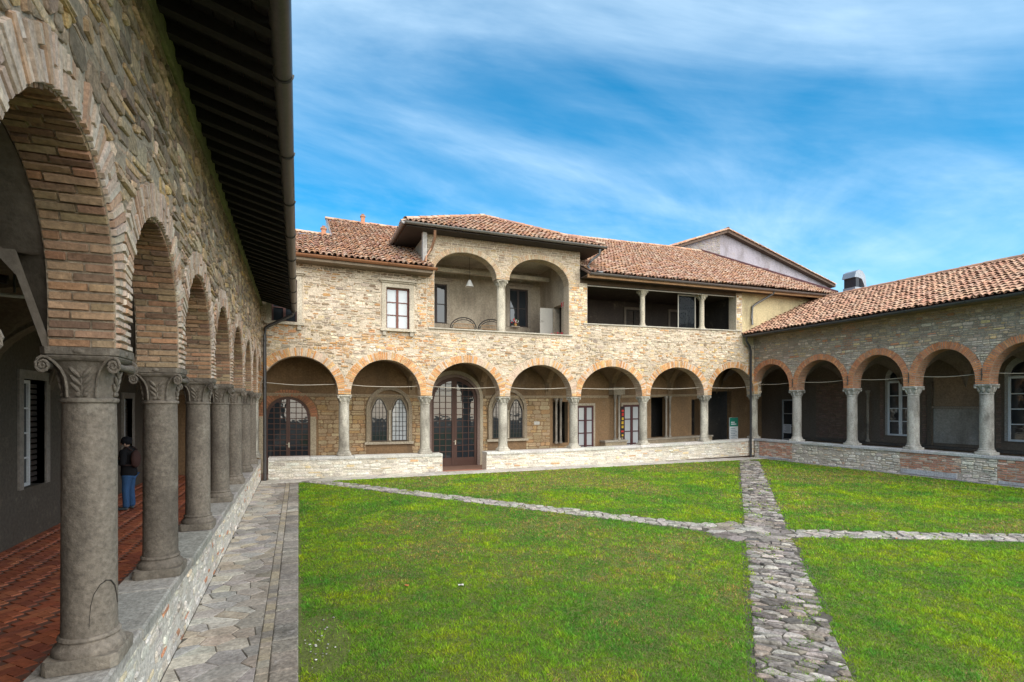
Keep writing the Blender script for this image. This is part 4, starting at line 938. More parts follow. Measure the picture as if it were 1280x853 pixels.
m = MB(); m.quad((23.6, 2.7, 7.52), (23.6, 18.5, 7.52), (27, 18.5, 6.2), (27, 2.7, 6.2), (0.38, 0.2, 0.14)); m.build('rear_slope', 'roof_clay', r3)
gutter('gutter', (18.96, 18.5, 5.60), (18.96, 2.8, 5.60), 0.075, right, (0.075, 0.085, 0.10), out=(-1, 0, 0))
m = MB(); m.box(19.04, 19.75, 2.8, 18.55, 5.56, 5.6, (0.16, 0.13, 0.08)); m.build('eave_soffit', 'timber', right)
pipe('downpipe', [(18.98, 18.35, 5.52), (19.0, 18.37, 5.35), (19.28, 18.44, 5.1), (19.36, 18.46, 4.9), (19.36, 18.46, 0.02)], 0.05, right, (0.05, 0.05, 0.055))
MRI = lambda u, v, d: (23.0 - d, u, v)
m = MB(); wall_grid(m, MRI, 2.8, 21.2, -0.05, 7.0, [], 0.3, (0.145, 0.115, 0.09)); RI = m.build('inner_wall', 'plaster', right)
bl = rubble(MRI, 9.0, 18.0, 0.9, 3.4, (0.07, 0.085), (0.2, 0.28), 0.012, [('rect', 13.35, 14.85, 0, 5), ('rect', 9.3, 10.8, 0, 5), ('rect', 10.95, 13.2, 0, 5), ('rect', 15, 16.4, 0, 5)], lambda u, v: jit((0.20, 0.13, 0.10), 0.2), (0.002, 0.008), 0.004, True, 0)
emit(bl, 'brick', 'brick', RI, 0, 'wall_bricks')
for (a, b) in ((13.62, 14.64), (9.55, 10.58)):
    surround(right, MRI, a, b, 1.15, 3.4, 0.10, 0.06, (0.34, 0.33, 0.31), False, False)
    casement(right, MRI, a, b, 1.15, 3.4, 0.01, 1, 4, (0.60, 0.64, 0.68), 'glass', 0.07, 0.035, label='tall pale blue casement window')
    ring(right, a, b, 3.44, 3.46, 4.0, 0.11, 0.06, (0.34, 0.33, 0.31), 'fanlight_surround', MRI)
    lattice(right, MRI, a, b, 3.44, 3.46, 4.0, 0.012, 1, 1, 1, 0.04, (0.3, 0.3, 0.3), 'glass', name='fanlight', handle=False)
m = MB()
for a, b in ((11.05, 11.15), (12.95, 13.1)): m.mbox(MRI, a, b, 0.85, 3.3, 0, 0.12, (0.09, 0.075, 0.06))
m.mbox(MRI, 11.15, 12.95, 2.28, 2.36, 0, 0.10, (0.26, 0.22, 0.18)); m.build('panel_frame', 'stone', right)
m = MB(); m.mbox(MRI, 11.16, 12.94, 0.95, 2.27, 0.002, 0.02, (0.30, 0.28, 0.25)); m.build('plaster_panel', 'plaster', right)
m = MB(); m.mbox(MRI, 11.16, 12.94, 2.37, 3.5, 0.002, 0.02, (0.26, 0.18, 0.12)); m.build('faded_panel', 'plaster', right)
m = MB(); m.mbox(MRI, 3, 18.9, 0.74, 0.84, 0, 0.42, (0.07, 0.065, 0.06)); m.mbox(MRI, 3, 18.9, -0.02, 0.735, 0, 0.34, (0.24, 0.17, 0.11)); m.build('wall_bench', 'stone', right)
for y in (15.35, 16.1): colonnettes(22.75, y, 0.84, 2.2, right, 1)
casement(right, MRI, 19.0, 19.85, -0.02, 2.7, 0.02, 1, 4, (0.34, 0.35, 0.36), 'glass', 0.07, 0.04, name='door', leaves=1, label='pale glazed door in the corner of the walk')
m = MB(); m.mbox(MRI, 19.3, 19.78, 1.0, 1.45, 0.08, 0.09, (0.62, 0.62, 0.64)); nt = tag(m.build('notice', 'paint'), 'white paper notice fixed on the pale glazed corner door', 'notice')
m = MB()
for k in range(6): m.mbox(MRI, 19.36, 19.36 + random.uniform(0.22, 0.36), 1.06 + k * 0.06, 1.08 + k * 0.06, 0.091, 0.093, (0.2, 0.2, 0.22))
m.build('print', 'paint', nt)
m = MB()
for a, b in zip(RC[:-1], RC[1:]): vault(m, a, b, 20.15, 23.0, 3.0, 1.32, lambda u, w, z: (w, u, z), (0.19, 0.155, 0.125))
vault(m, 20.15, 23.0, 18.83, 21.2, 3.0, 1.32, lambda u, w, z: (u, w, z), (0.19, 0.155, 0.125)); m.build('vault', 'plaster', right, True, 35)
m = MB()
for o in rops: m.tube([(19.95, o[0] + (o[1] - o[0]) * k / 10, 3.40 - 0.05 * math.sin(math.pi * k / 10)) for k in range(11)], 0.012, 6, (0.38, 0.33, 0.26))
m.build('tie_rod', 'paint', right)
for i, y in enumerate(RC[1:-1]):
    m = MB(); m.tube([MR(y, 3.18, 0.03), MR(y, 3.55, 0.03)], 0.016, 6, (0.05, 0.045, 0.04)); m.tube([MR(y, 3.36, -0.1), MR(y, 3.36, 0.05)], 0.02, 6, (0.05, 0.045, 0.04)); m.build('anchor_bar', 'metal', right)

# ------------------------------------------------------------------ LOW WALLS
def low_wall(label, M, u0, u1, h, th, colf, hr, lr, cap=(0.42, 0.40, 0.36), limit=300, extra=None, ex=[], capw=0.04, slab=(0.9, 1.5), lowpoly=True, capmat='stone', core=(0.46, 0.42, 0.36), depr=(-0.004, 0.026)):
    p = M((u0 + u1) / 2, 0, -th / 2); t = empty('low_wall', p, label, 'wall')
    m = MB(); m.mbox(M, u0, u1, -0.05, h - 0.09, -th, 0, core); c = m.build('core', 'mortar', t)
    ps = rubble(M, u0, u1, 0.0, h - 0.085, hr, lr, 0.010, ex, colf, depr, 0.014, lowpoly, 0.035, (0.15, 0.6))
    emit(ps, 'stone', 'stone', c, limit, 'rubble_stones')
    if extra: extra(M, c)
    u = u0
    while u < u1 - 0.01:
        u2 = min(u1, u + random.uniform(*slab))
        if u1 - u2 < 0.4: u2 = u1
        a, b, e = u + 0.004, u2 - 0.004, random.uniform(-0.006, 0.006)
        m = MB(); j = [random.uniform(-0.012, 0.012) for _ in range(4)]
        m.add([M(a, h - 0.092, capw + j[0]), M(b, h - 0.092, capw + j[1]), M(b, h - 0.092, -th - 0.03), M(a, h - 0.092, -th - 0.03), M(a, h + e - 0.014, capw + j[0]), M(b, h + e - 0.014, capw + j[1]), M(a + .006, h + e, capw - 0.02 + j[0]), M(b - .006, h + e, capw - 0.02 + j[1]), M(b - .006, h + e, -th - 0.03), M(a + .006, h + e, -th - 0.03)],
              [(0, 1, 2, 3), (0, 1, 5, 4), (4, 5, 7, 6), (6, 7, 8, 9), (2, 3, 9, 8), (0, 4, 6, 9, 3), (1, 5, 7, 8, 2)], jit(cap, 0.1)); m.build('coping_slab', capmat, t); u = u2
    return t
def lwc(u, v):
    c = random.choice([(0.58, 0.54, 0.48), (0.54, 0.50, 0.44), (0.62, 0.58, 0.51), (0.50, 0.46, 0.40), (0.57, 0.51, 0.42)]); k = random.random()
    if k < 0.035: c = (0.50, 0.24, 0.14)
    elif k < 0.10: c = (0.58, 0.49, 0.34)
    elif k < 0.13: c = (0.38, 0.34, 0.30)
    return jit(c, 0.12)
def bwc(u, v):
    c = random.choice([(0.66, 0.62, 0.54), (0.62, 0.56, 0.46), (0.68, 0.65, 0.58), (0.58, 0.53, 0.44)]); k = random.random()
    if k < 0.04: c = (0.55, 0.33, 0.18)
    elif k < 0.12: c = (0.62, 0.50, 0.31)
    elif k < 0.2: c = (0.44, 0.40, 0.35)
    return jit(c, 0.1)
low_wall('pale low wall with grey slab coping below the dark rafter eave', ML, -2.9, 18.56, 0.70, 0.43, lwc, (0.05, 0.13), (0.08, 0.26), (0.34, 0.315, 0.285), 300, capw=0.02, lowpoly=False, capmat='flag', core=(0.56, 0.52, 0.46), depr=(-0.008, 0.018))
b0 = set(bpy.data.objects)
low_wall('cream low wall between the corner downpipe and the tall lattice door', MBk, -0.9, 4.82, 0.72, 0.5, bwc, (0.06, 0.15), (0.16, 0.5), (0.52, 0.50, 0.46), 170, core=(0.56, 0.51, 0.43))
low_wall('cream low wall from the tall lattice door to the lawn corner', MBk, 6.5, 19.68, 0.72, 0.5, lambda u, v: jit((0.56, 0.42, 0.33), 0.15) if (u > 18.6 and random.random() < 0.4) else bwc(u, v), (0.05, 0.14), (0.14, 0.5), (0.52, 0.50, 0.46), 300, core=(0.56, 0.51, 0.43))
BACK |= set(bpy.data.objects) - b0
def rbrick(M, c):
    out = []
    for (a, b, z0) in ((16.55, 18.3, 0.1), (10.3, 12.15, 0.2), (3.3, 9.35, 0.12)):
        out += rubble(M, a, b, z0, 0.76, (0.068, 0.075), (0.2, 0.27), 0.012, [], lambda u, v: jit(random.choice([(0.42, 0.20, 0.13), (0.46, 0.25, 0.17), (0.36, 0.19, 0.14), (0.50, 0.38, 0.31)]), 0.15), (0.002, 0.014), 0.006, True, 0.004, (0.03, 0.1), 0)
        m = MB(); m.mbox(M, a + 0.1, b - 0.05, 0.03, z0 - 0.01, 0.0, 0.05, (0.36, 0.37, 0.40)); m.build('plinth_slab', 'stone', c)
    emit(out, 'brick', 'brick', c, 300, 'brickwork')
low_wall('grey low wall patched with red brick under the orange brick arches', MR, 3.3, 18.57, 0.86, 0.5, lambda u, v: jit(lerp(bwc(u, v), (0.42, 0.38, 0.35), 0.45), 0.12), (0.06, 0.16), (0.12, 0.4), (0.38, 0.39, 0.40), 300, rbrick, [('rect', 16.55, 18.3, 0.1, 0.9), ('rect', 10.3, 12.15, 0, 0.9), ('rect', 2, 9.35, 0, 0.9)], core=(0.36, 0.32, 0.28))
# door step in the gap
m = MB(); m.box(4.84, 6.48, 18.62, 19.05, -0.02, 0.05, (0.34, 0.15, 0.10)); st_ = tag(m.build('door_step', 'brick'), 'worn red step in the gap of the cream low wall', 'step'); BACK.add(st_)

# ------------------------------------------------------------------ BUILDING BEHIND, VENT
gb = empty('gabled_house', (27, 28, 0), 'lilac plastered gable house rising behind the gallery roof', 'building')
GY = 26.2; gx0, gz0, gxa, gza, gx1, gz1 = 19.6, 11.45, 25.2, 13.45, 34.6, 10.9
m = MB(); m.add([(gx0, GY, 0), (gx1, GY, 0), (gx1, GY, gz1), (gxa, GY, gza), (gx0, GY, gz0), (gx0, 38, 0), (gx1, 38, 0), (gx1, 38, gz1), (gxa, 38, gza), (gx0, 38, gz0)], [(0, 1, 2, 3, 4), (0, 5, 9, 4), (1, 6, 7, 2), (5, 6, 7, 8, 9)], (0.33, 0.30, 0.335)); gw = m.build('wall', 'plaster', gb)
emit(rubble(lambda u, v, d: (u, GY - d, v), 19.7, 24.6, 10.6, 13.1, (0.08, 0.15), (0.15, 0.4), 0.02, [], lambda u, v: jit((0.34, 0.29, 0.25), 0.2), (0.004, 0.02), 0.01, True, 0.03) if False else [p for p in rubble(lambda u, v, d: (u, GY - d, v), 19.7, 24.9, 10.6, 13.2, (0.08, 0.15), (0.15, 0.4), 0.02, [], lambda u, v: jit((0.34, 0.29, 0.25), 0.2), (0.004, 0.02), 0.01, True, 0.03) if max(q[2] for q in p[0]) < gz0 + (min(q[0] for q in p[0]) - gx0) * (gza - gz0) / (gxa - gx0) - 0.1], 'stone', 'stone', gw, 0, 'rubble_stones')
m = MB(); m.box(24.7, 29.0, GY - 0.05, GY - 0.002, 11.35, 11.5, (0.22, 0.11, 0.12)); m.build('string_course', 'plaster', gb)
def gslope(a, b, nm):
    a, b = Vector(a), Vector(b); S = b - a; U = Vector((0, 1, 0)) if S.x > 0 else Vector((0, 1, 0))
    return slope_roof(nm, a, U, S, 9, S.length, lambda u, s: True, gb, 60, tile_col, [[(0, 0), (9, 0), (9, S.length), (0, S.length)]], thick=0.12)
gr1 = gslope((gx0 - 0.5, GY - 0.35, gz0 - 0.16), (gxa, GY - 0.35, gza + 0.03), 'roof'); gslope((gx1 + 0.4, GY - 0.35, gz1 - 0.08), (gxa, GY - 0.35, gza + 0.03), 'roof')
emit(ridge([((gxa, GY - 0.4, gza + 0.12), (gxa, 35, gza + 0.12)), ((gxa, GY - 0.33, gza + 0.1), (gx1 + 0.3, GY - 0.33, gz1)), ((gxa, GY - 0.33, gza + 0.1), (gx0 - 0.3, GY - 0.33, gz0))], tile_col), 'ridge_tile', 'roof_clay', gr1, 60)
vent = empty('roof_vent', (24.6, 17.3, 7.45), 'galvanised metal ventilation cowl behind the clay roof ridge', 'vent')
m = MB(); g = (0.30, 0.32, 0.35)
prof = [(-0.42, 0.95), (-0.30, 1.22), (-0.05, 1.32), (0.25, 1.28), (0.5, 1.08), (0.62, 0.55), (0.62, 0.2), (0.45, 0.2), (0.42, 0.6), (0.2, 0.9), (-0.1, 0.95)]
for s in (0.32, -0.32): m.add([(24.6 + a * 0.8, 17.3 + s, 7.5 + b) for a, b in prof], [tuple(range(len(prof)))], g)
for i in range(len(prof)):
    p, q = prof[i], prof[(i + 1) % len(prof)]; m.quad((24.6 + p[0] * .8, 16.98, 7.5 + p[1]), (24.6 + q[0] * .8, 16.98, 7.5 + q[1]), (24.6 + q[0] * .8, 17.62, 7.5 + q[1]), (24.6 + p[0] * .8, 17.62, 7.5 + p[1]), g)
m.build('hood', 'metal', vent)
m = MB(); m.box(24.32, 25.05, 17.0, 17.6, 6.9, 8.0, (0.28, 0.30, 0.33)); m.build('duct', 'metal', vent)
m = MB(); m.box(24.38, 24.6, 17.01, 17.59, 8.001, 8.45, (0.03, 0.03, 0.035)); m.build('mouth_shade', 'metal', vent)  # solid black block painted as the shade inside the cowl mouth

# ------------------------------------------------------------------ GROUND
m = MB(); m.quad((-60, -60, -0.16), (120, -60, -0.16), (120, 140, -0.16), (-60, 140, -0.16), (0.12, 0.11, 0.09)); tag(m.build('ground', 'soil'), kind='structure')
m = MB(); m.box(-0.02, 19.4, -6, 17.75, -0.15, -0.004, (0.10, 0.12, 0.03)); m.build('lawn_soil', 'soil'); tag(bpy.data.objects['lawn_soil'], kind='structure')
wfl = MB(); wfl.box(-4.5, -1.55, -2.9, 21.2, -0.15, -0.012, (0.16, 0.08, 0.055)); WF = tag(wfl.build('walkway_floor', 'floor_brick'), kind='structure')
m = MB(); m.box(-1.68, 23.0, 19.1, 21.2, -0.155, -0.10, (0.24, 0.14, 0.1)); tag(m.build('walkway_floor', 'floor_brick'), kind='structure')
m = MB(); m.box(20.2, 23.0, 2.8, 19.1, -0.15, -0.02, (0.22, 0.14, 0.1)); tag(m.build('walkway_floor', 'floor_brick'), kind='structure')
# herringbone brick floor of the left walk
hb = []; a, b = 0.24, 0.12
MF = lambda u, v, d: (-4.5 + u, v, d - 0.012)
ca = math.cos(R(45)); 
def herr(cx, cy, rot):
    pl = []
    for (x, y) in ((-a / 2, -b / 2), (a / 2, -b / 2), (a / 2, b / 2), (-a / 2, b / 2)):
        x *= 0.965; y *= 0.94
        pl.append((cx + x * math.cos(rot) - y * math.sin(rot), cy + x * math.sin(rot) + y * math.cos(rot)))
    return pl
for i in range(-70, 200):
    for j in range(-30, 40):
        for rot, off in ((R(45), (0, 0)), (R(135), (0.09, 0.09 - 0.0))):
            bx, by = i * b, j * 2 * a
            gx = (i * b) ; gy = i * b + j * 2 * a
            # herringbone lattice in rotated frame
            X = gx + (0.0 if off == (0, 0) else 0.5 * (a + b) - 0.0); Yy = gy + (0.0 if off == (0, 0) else 0.5 * (a - b) + b - b / 2 - b / 2 + 0.0)
            x = X * ca - Yy * ca; y = X * ca + Yy * ca
            if not (-0.2 < x < 3.15 and 2.4 < y < 21.2): continue
            pl = herr(x, y, rot); pl = clip(clip(clip(pl, 1, 0, 0.0), -1, 0, -2.95), 0, 1, 2.6)
            if len(pl) < 3 or area(pl) < 0.003: continue
            hb.append(block(pl, MF, 0.012 + random.uniform(-0.002, 0.002), 0.003, jit(random.choice([(0.38, 0.11, 0.05), (0.34, 0.098, 0.047), (0.41, 0.135, 0.065), (0.29, 0.085, 0.047)]), 0.16), 0.0, 0.0015, True))
emit(hb, 'floor_brick', 'floor_brick', WF, 300, 'floor_bricks')
# flagstones by clipped Voronoi cells
def voronoi(u0, u1, v0, v1, su, sv, jt=0.42):
    pts = {}
    nu, nv = int((u1 - u0) / su) + 1, int((v1 - v0) / sv) + 1
    for i in range(-1, nu + 1):
        for j in range(-1, nv + 1):
            pts[i, j] = (u0 + (i + 0.5 + (0.5 if j % 2 else 0) + random.uniform(-jt, jt)) * su, v0 + (j + 0.5 + random.uniform(-jt, jt)) * sv)
    for (i, j), p in pts.items():
        poly = [(p[0] - 2 * su, p[1] - 2 * sv), (p[0] + 2 * su, p[1] - 2 * sv), (p[0] + 2 * su, p[1] + 2 * sv), (p[0] - 2 * su, p[1] + 2 * sv)]
        for di in (-2, -1, 0, 1, 2):
            for dj in (-2, -1, 0, 1, 2):
                q = pts.get((i + di, j + dj))
                if q is None or (di, dj) == (0, 0) or len(poly) < 3: continue
                nx, ny = (q[0] - p[0]) / su ** 2, (q[1] - p[1]) / sv ** 2
                c = nx * (p[0] + q[0]) / 2 + ny * (p[1] + q[1]) / 2
                poly = clip(poly, -nx, -ny, -c)
        poly = clip(clip(clip(clip(poly, 1, 0, u0), -1, 0, -u1), 0, 1, v0), 0, -1, -v1)
        if len(poly) >= 3: yield poly
def shrink(poly, g):
    a2 = sum(poly[i][0] * poly[(i + 1) % len(poly)][1] - poly[(i + 1) % len(poly)][0] * poly[i][1] for i in range(len(poly)))
    if a2 < 0: poly = poly[::-1]
    out = list(poly); n = len(poly)
    for i in range(n):
        p, q = poly[i], poly[(i + 1) % n]; L = math.hypot(q[0] - p[0], q[1] - p[1])
        if L < 1e-5: continue
        nx, ny = -(q[1] - p[1]) / L, (q[0] - p[0]) / L
        out = clip(out, nx, ny, nx * p[0] + ny * p[1] + g)
        if len(out) < 3: return None
    return out
MG = lambda u, v, d: (u, v, d)
def paving(cells, colf, gap, z, parent, name, mat, limit, bev=0.01, keep=None, dep=(0.0, 0.012), mapf=None):
    ps = []
    for c in cells:
        c = shrink(c, gap)
        if not c or area(c) < 0.004: continue
        w = mapf(*cen(c)) if mapf else cen(c)
        if keep and not keep(*w): continue
        M = (lambda u, v, d: (*mapf(u, v), d + z)) if mapf else (lambda u, v, d: (u, v, d + z))
        ps.append(block(c, M, random.uniform(*dep) + 0.01, bev, colf(*w), -0.02, 0.003))
    emit(ps, name, mat, parent, limit, name + 's')
m = MB(); m.box(-1.3, -0.02, -2.8, 18.6, -0.15, -0.001, (0.10, 0.088, 0.07)); PL = tag(m.build('path', 'soil'), kind='structure')
fl = lambda u, v: jit(random.choice([(0.42, 0.385, 0.335), (0.37, 0.34, 0.30), (0.46, 0.41, 0.34), (0.33, 0.31, 0.285), (0.44, 0.37, 0.28)]), 0.12)
def flc(u, v):
    t = max(0, min(1, (u + 0.85) / 0.45)) * max(0, min(1, 0.75 + 1.3 * nz(u, v, 0.5, 8)))
    return lerp(fl(u, v), jit((0.15, 0.132, 0.115), 0.15), t * 0.8)
paving(voronoi(-1.11, -0.36, -2.0, 17.75, 0.27, 0.21, 0.5), flc, 0.004, -0.006, PL, 'flagstone', 'flag', 300, bev=0.006, dep=(0.0, 0.007))
ps = []
y = -2.0
while y < 17.7:
    l = random.uniform(0.10, 0.22); x0 = -0.356; ps.append(block([(x0, y + .004), (x0 + 0.106, y + .003), (x0 + 0.106, y + l - .004), (x0, y + l - .003)], lambda u, v, d: (u, v, d - 0.004), 0.012, 0.008, lerp(flc(-0.3, y), (0.36, 0.30, 0.19), random.uniform(0, 0.6)), -0.02)); y += l
emit(ps, 'cobble', 'flag', PL, 120, 'cobbles')
ps = []; y = -2.0
while y < 17.5:
    l = random.uniform(0.18, 0.5); ps.append(block([(-0.245, y + .006), (0.0, y + .006), (-0.002, y + l - .006), (-0.243, y + l - .006)], lambda u, v, d: (u, v, d - 0.004), 0.014 + random.uniform(0, .012), 0.012, lerp(flc(-0.1, y), (0.22, 0.195, 0.165), 0.3), -0.02)); y += l
emit(ps, 'edge_slab', 'flag_dark', PL, 60, 'edge_slabs')
m = MB(); m.box(-0.02, 19.7, 17.75, 18.6, -0.15, -0.006, (0.1, 0.09, 0.075)); m.box(19.4, 19.7, -2, 17.74, -0.15, -0.006, (0.1, 0.09, 0.075)); PS = tag(m.build('pavement', 'soil'), kind='structure')
paving(voronoi(-1.1, 19.68, 17.77, 18.58, 0.7, 0.42, 0.25), lambda u, v: jit(random.choice([(0.46, 0.43, 0.38), (0.42, 0.39, 0.35), (0.40, 0.37, 0.34)]), 0.1), 0.006, -0.004, PS, 'flagstone', 'flag', 90)
paving(voronoi(19.42, 19.69, -1, 17.76, 0.3, 0.8, 0.1), lambda u, v: jit((0.26, 0.25, 0.25), 0.12), 0.006, -0.004, PS, 'edge_slab', 'flag_dark', 30)
# diagonal paths of the lawn
def seg_path(a, b, w):
    a, b = Vector((a[0], a[1])), Vector((b[0], b[1])); t = (b - a).normalized(); n = Vector((-t.y, t.x)); L = (b - a).length
    return a, t, n, L, w
PATHS = [seg_path((19.0, 18.2), (0.4, -0.37), 0.80), seg_path((0.25, 18.1), (7.85, 7.55), 0.56), seg_path((7.85, 7.55), (20, 1.5), 0.56)]
PATHS[0] = seg_path((18.1, 17.35), (-2.5, -3.30), 0.80)
JC = (7.85, 7.6); 
def path_d(x, y):
    """signed distance outside the nearest path edge (negative on a path)"""
    best = 9
    for a, t, n, L, w in PATHS:
        p = Vector((x, y)) - a; s = p.dot(t)
        if -0.2 < s < L + 0.2: best = min(best, abs(p.dot(n)) - w / 2)
    dj = math.hypot(x - JC[0], y - JC[1])
    if dj < 1.6: best = min(best, best - 0.22 * max(0, 1 - dj / 1.5))
    return best + 0.05 * noise.noise(Vector((x * 1.7, y * 1.7, 3)))
pm = MB()
for i, (a, t, n, L, w) in enumerate(PATHS):
    pm.add([tuple((a + n * s * (w / 2 + 0.06) + t * e)) + (-0.003 + 0.0006 * i,) for s, e in ((-1, 0), (1, 0), (1, L), (-1, L))], [(0, 1, 2, 3)], (0.075, 0.068, 0.055))
pm.add([(JC[0] + 0.85 * math.cos(k * math.pi / 8), JC[1] + 0.85 * math.sin(k * math.pi / 8), -0.001) for k in range(16)], [tuple(range(16))], (0.075, 0.068, 0.055))
PD = tag(pm.build('path', 'soil'), kind='structure')
pf = lambda u, v: jit(random.choice([(0.19, 0.168, 0.155), (0.14, 0.124, 0.112), (0.26, 0.235, 0.215), (0.09, 0.082, 0.075), (0.22, 0.185, 0.15), (0.33, 0.30, 0.27)]), 0.16)
allc = []
for i, (a, t, n, L, w) in enumerate(PATHS):
    mapf = lambda u, v, a=a, t=t, n=n: tuple(a + t * u + n * v)
    inj = lambda x, y, i=i: (math.hypot(x - JC[0], y - JC[1]) > 0.75) and -3 < x < 19.6 and y > -3
    for c in voronoi(0, L, -w / 2, w / 2, 0.10 if i == 0 else 0.2, 0.19 if i == 0 else 0.2, 0.5):
        c = shrink(c, 0.011)
        if not c or area(c) < 0.004: continue
        wc = mapf(*cen(c))
        if not inj(*wc): continue
        allc.append(block(c, lambda u, v, d, mapf=mapf: (*mapf(u, v), d - 0.003), random.uniform(0.004, 0.034), 0.016, pf(*wc) if i == 0 else jit((0.31, 0.285, 0.255), 0.2), -0.01, 0.012))
for c in voronoi(JC[0] - 0.95, JC[0] + 0.95, JC[1] - 0.95, JC[1] + 0.95, 0.3, 0.26):
    wc = cen(c); c = shrink(c, 0.011)
    if c and math.hypot(wc[0] - JC[0], wc[1] - JC[1]) < 0.78: allc.append(block(c, lambda u, v, d: (u, v, d - 0.001), random.uniform(0.008, 0.022), 0.014, pf(*wc), -0.01, 0.006))
emit(allc, 'flagstone', 'flag_dark', PD, 300, 'flagstones')

# ------------------------------------------------------------------ GRASS (uncountable: one object)
def vnoise(x, y, seed):
    r = np.random.RandomState(seed); T = r.rand(256, 256)
    xi, yi = np.floor(x).astype(int), np.floor(y).astype(int); fx, fy = x - xi, y - yi; fx = fx * fx * (3 - 2 * fx); fy = fy * fy * (3 - 2 * fy)
    g = lambda a, b: T[a % 256, b % 256]
    return (g(xi, yi) * (1 - fx) + g(xi + 1, yi) * fx) * (1 - fy) + (g(xi, yi + 1) * (1 - fx) + g(xi + 1, yi + 1) * fx) * fy
def fbm(x, y, s, seed): return (vnoise(x * s, y * s, seed) + 0.5 * vnoise(x * s * 2.1, y * s * 2.1, seed + 1) + 0.25 * vnoise(x * s * 4.3, y * s * 4.3, seed + 2)) / 1.75
rs = np.random.RandomState(3)
xs, ys = [], []
cell = 0.5
for gx in np.arange(-0.05, 19.4, cell):
    for gy in np.arange(-2.0, 17.75, cell):
        q = proj((gx + .25, gy + .25, 0))
        if q is None or q[2] < 2.0: dens = 120
        else:
            vis = -300 < q[0] < 1900 and q[1] < 1300
            dens = min(9000, 9000 * (5.0 / q[2]) ** 1.75) * (1.0 if vis else 0.3)
        n = int(dens * cell * cell); xs.append(gx + rs.rand(n) * cell); ys.append(gy + rs.rand(n) * cell)
x = np.concatenate(xs); y = np.concatenate(ys)
def pd_np(x, y):
    best = np.full(x.shape, 9.0)
    for a, t, n, L, w in PATHS:
        px_, py_ = x - a.x, y - a.y; s = px_ * t.x + py_ * t.y; d = np.abs(px_ * n.x + py_ * n.y) - w / 2
        best = np.where((s > -0.2) & (s < L + 0.2), np.minimum(best, d), best)
    dj = np.hypot(x - JC[0], y - JC[1]); best = np.minimum(best, dj - 0.80)
    return best + 0.40 * (fbm(x, y, 3.6, 50) - 0.43)
pdv = pd_np(x, y)
weed = fbm(x, y, 2.6, 90)
keep = (pdv > 0.0) | ((pdv < 0) & (weed > 0.56) & (rs.rand(len(x)) < 0.45))
edge = (x > 0.02 + 0.09 * (fbm(x * 0, y, 5, 11) - 0.45)) & (y < 17.72) & (x < 19.4)
peb = (np.hypot((x - 0.22) / 0.28, (y - 5.7) / 0.7) < 1) & (rs.rand(len(x)) < 0.8)
keep &= edge & ~peb
x, y, pdv = x[keep], y[keep], pdv[keep]; N = len(x)
dep = np.maximum(2.5, x * SN + y * CS)
dry = fbm(x, y, 0.55, 21) + 0.35 * (fbm(x, y, 2.2, 31) - 0.5)
tuft = np.clip((0.55 * fbm(x, y, 14.0, 41) + 0.45 * fbm(x, y, 5.0, 45) - 0.28) / 0.44, 0, 1); lime = fbm(x, y, 1.3, 61)
far = np.clip((y - 9.0) / 6, 0, 1) * np.clip((x - 2.5) / 3, 0, 1)
dry = dry + 0.16 * far
gcol = np.stack([np.interp(lime, [0.25, 0.5, 0.75], [0.095, 0.18, 0.27]), np.interp(lime, [0.25, 0.5, 0.75], [0.26, 0.34, 0.39]), np.interp(lime, [0.25, 0.5, 0.75], [0.022, 0.016, 0.012])], 1)
dcol = np.array([0.36, 0.27, 0.10])
dk = np.clip((dry - 0.49) / 0.24, 0, 1) * 0.75; pick = rs.rand(N) < (dk * 0.75 + 0.05)
col = np.where(pick[:, None], dcol * (0.6 + 0.7 * rs.rand(N, 1)), gcol)
hue = np.clip((fbm(x, y, 9.0, 77) - 0.5) * 2.2, -0.5, 0.5)[:, None]; col = col * np.concatenate([1 + hue * 0.5, 1 + hue * 0.12, 1 - hue * 0.3], 1)
col *= (0.60 + 0.8 * rs.rand(N, 1)) * (0.70 + 0.6 * tuft[:, None])
sc_ = np.clip(dep / 5.0, 0.9, 4.0)
h = (0.008 + 0.015 * rs.rand(N)) * (0.35 + 1.7 * tuft ** 1.5) * np.where(pick, 0.7, 1.0) * np.clip(0.8 + 0.2 * sc_, 1, 1.35) + 0.006
w = (0.0024 + 0.0026 * rs.rand(N)) * sc_
ang = rs.rand(N) * 2 * np.pi; lean = h * (0.35 + 0.9 * rs.rand(N)); la = rs.rand(N) * 2 * np.pi
z0 = np.full(N, -0.004)
V = np.empty((N, 3, 3), dtype=np.float32)
V[:, 0] = np.stack([x - np.cos(ang) * w, y - np.sin(ang) * w, z0], 1); V[:, 1] = np.stack([x + np.cos(ang) * w, y + np.sin(ang) * w, z0], 1)
V[:, 2] = np.stack([x + np.cos(la) * lean, y + np.sin(la) * lean, z0 + h], 1)
me = bpy.data.meshes.new('lawn_grass'); me.vertices.add(N * 3); me.vertices.foreach_set('co', V.ravel())
me.loops.add(N * 3); me.loops.foreach_set('vertex_index', np.arange(N * 3, dtype=np.int32)); me.polygons.add(N); me.polygons.foreach_set('loop_start', np.arange(0, N * 3, 3, dtype=np.int32))
me.update(calc_edges=True); at = me.color_attributes.new('col', 'FLOAT_COLOR', 'POINT')
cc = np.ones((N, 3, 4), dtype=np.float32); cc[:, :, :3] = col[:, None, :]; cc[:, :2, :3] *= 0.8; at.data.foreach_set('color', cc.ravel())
me.materials.append(MAT['grass']); go = bpy.data.objects.new('lawn_grass', me); C.objects.link(go)
tag(go, 'short mossy green lawn with straw coloured dry patches', 'grass', None, 'stuff')
print('GRASS', N)
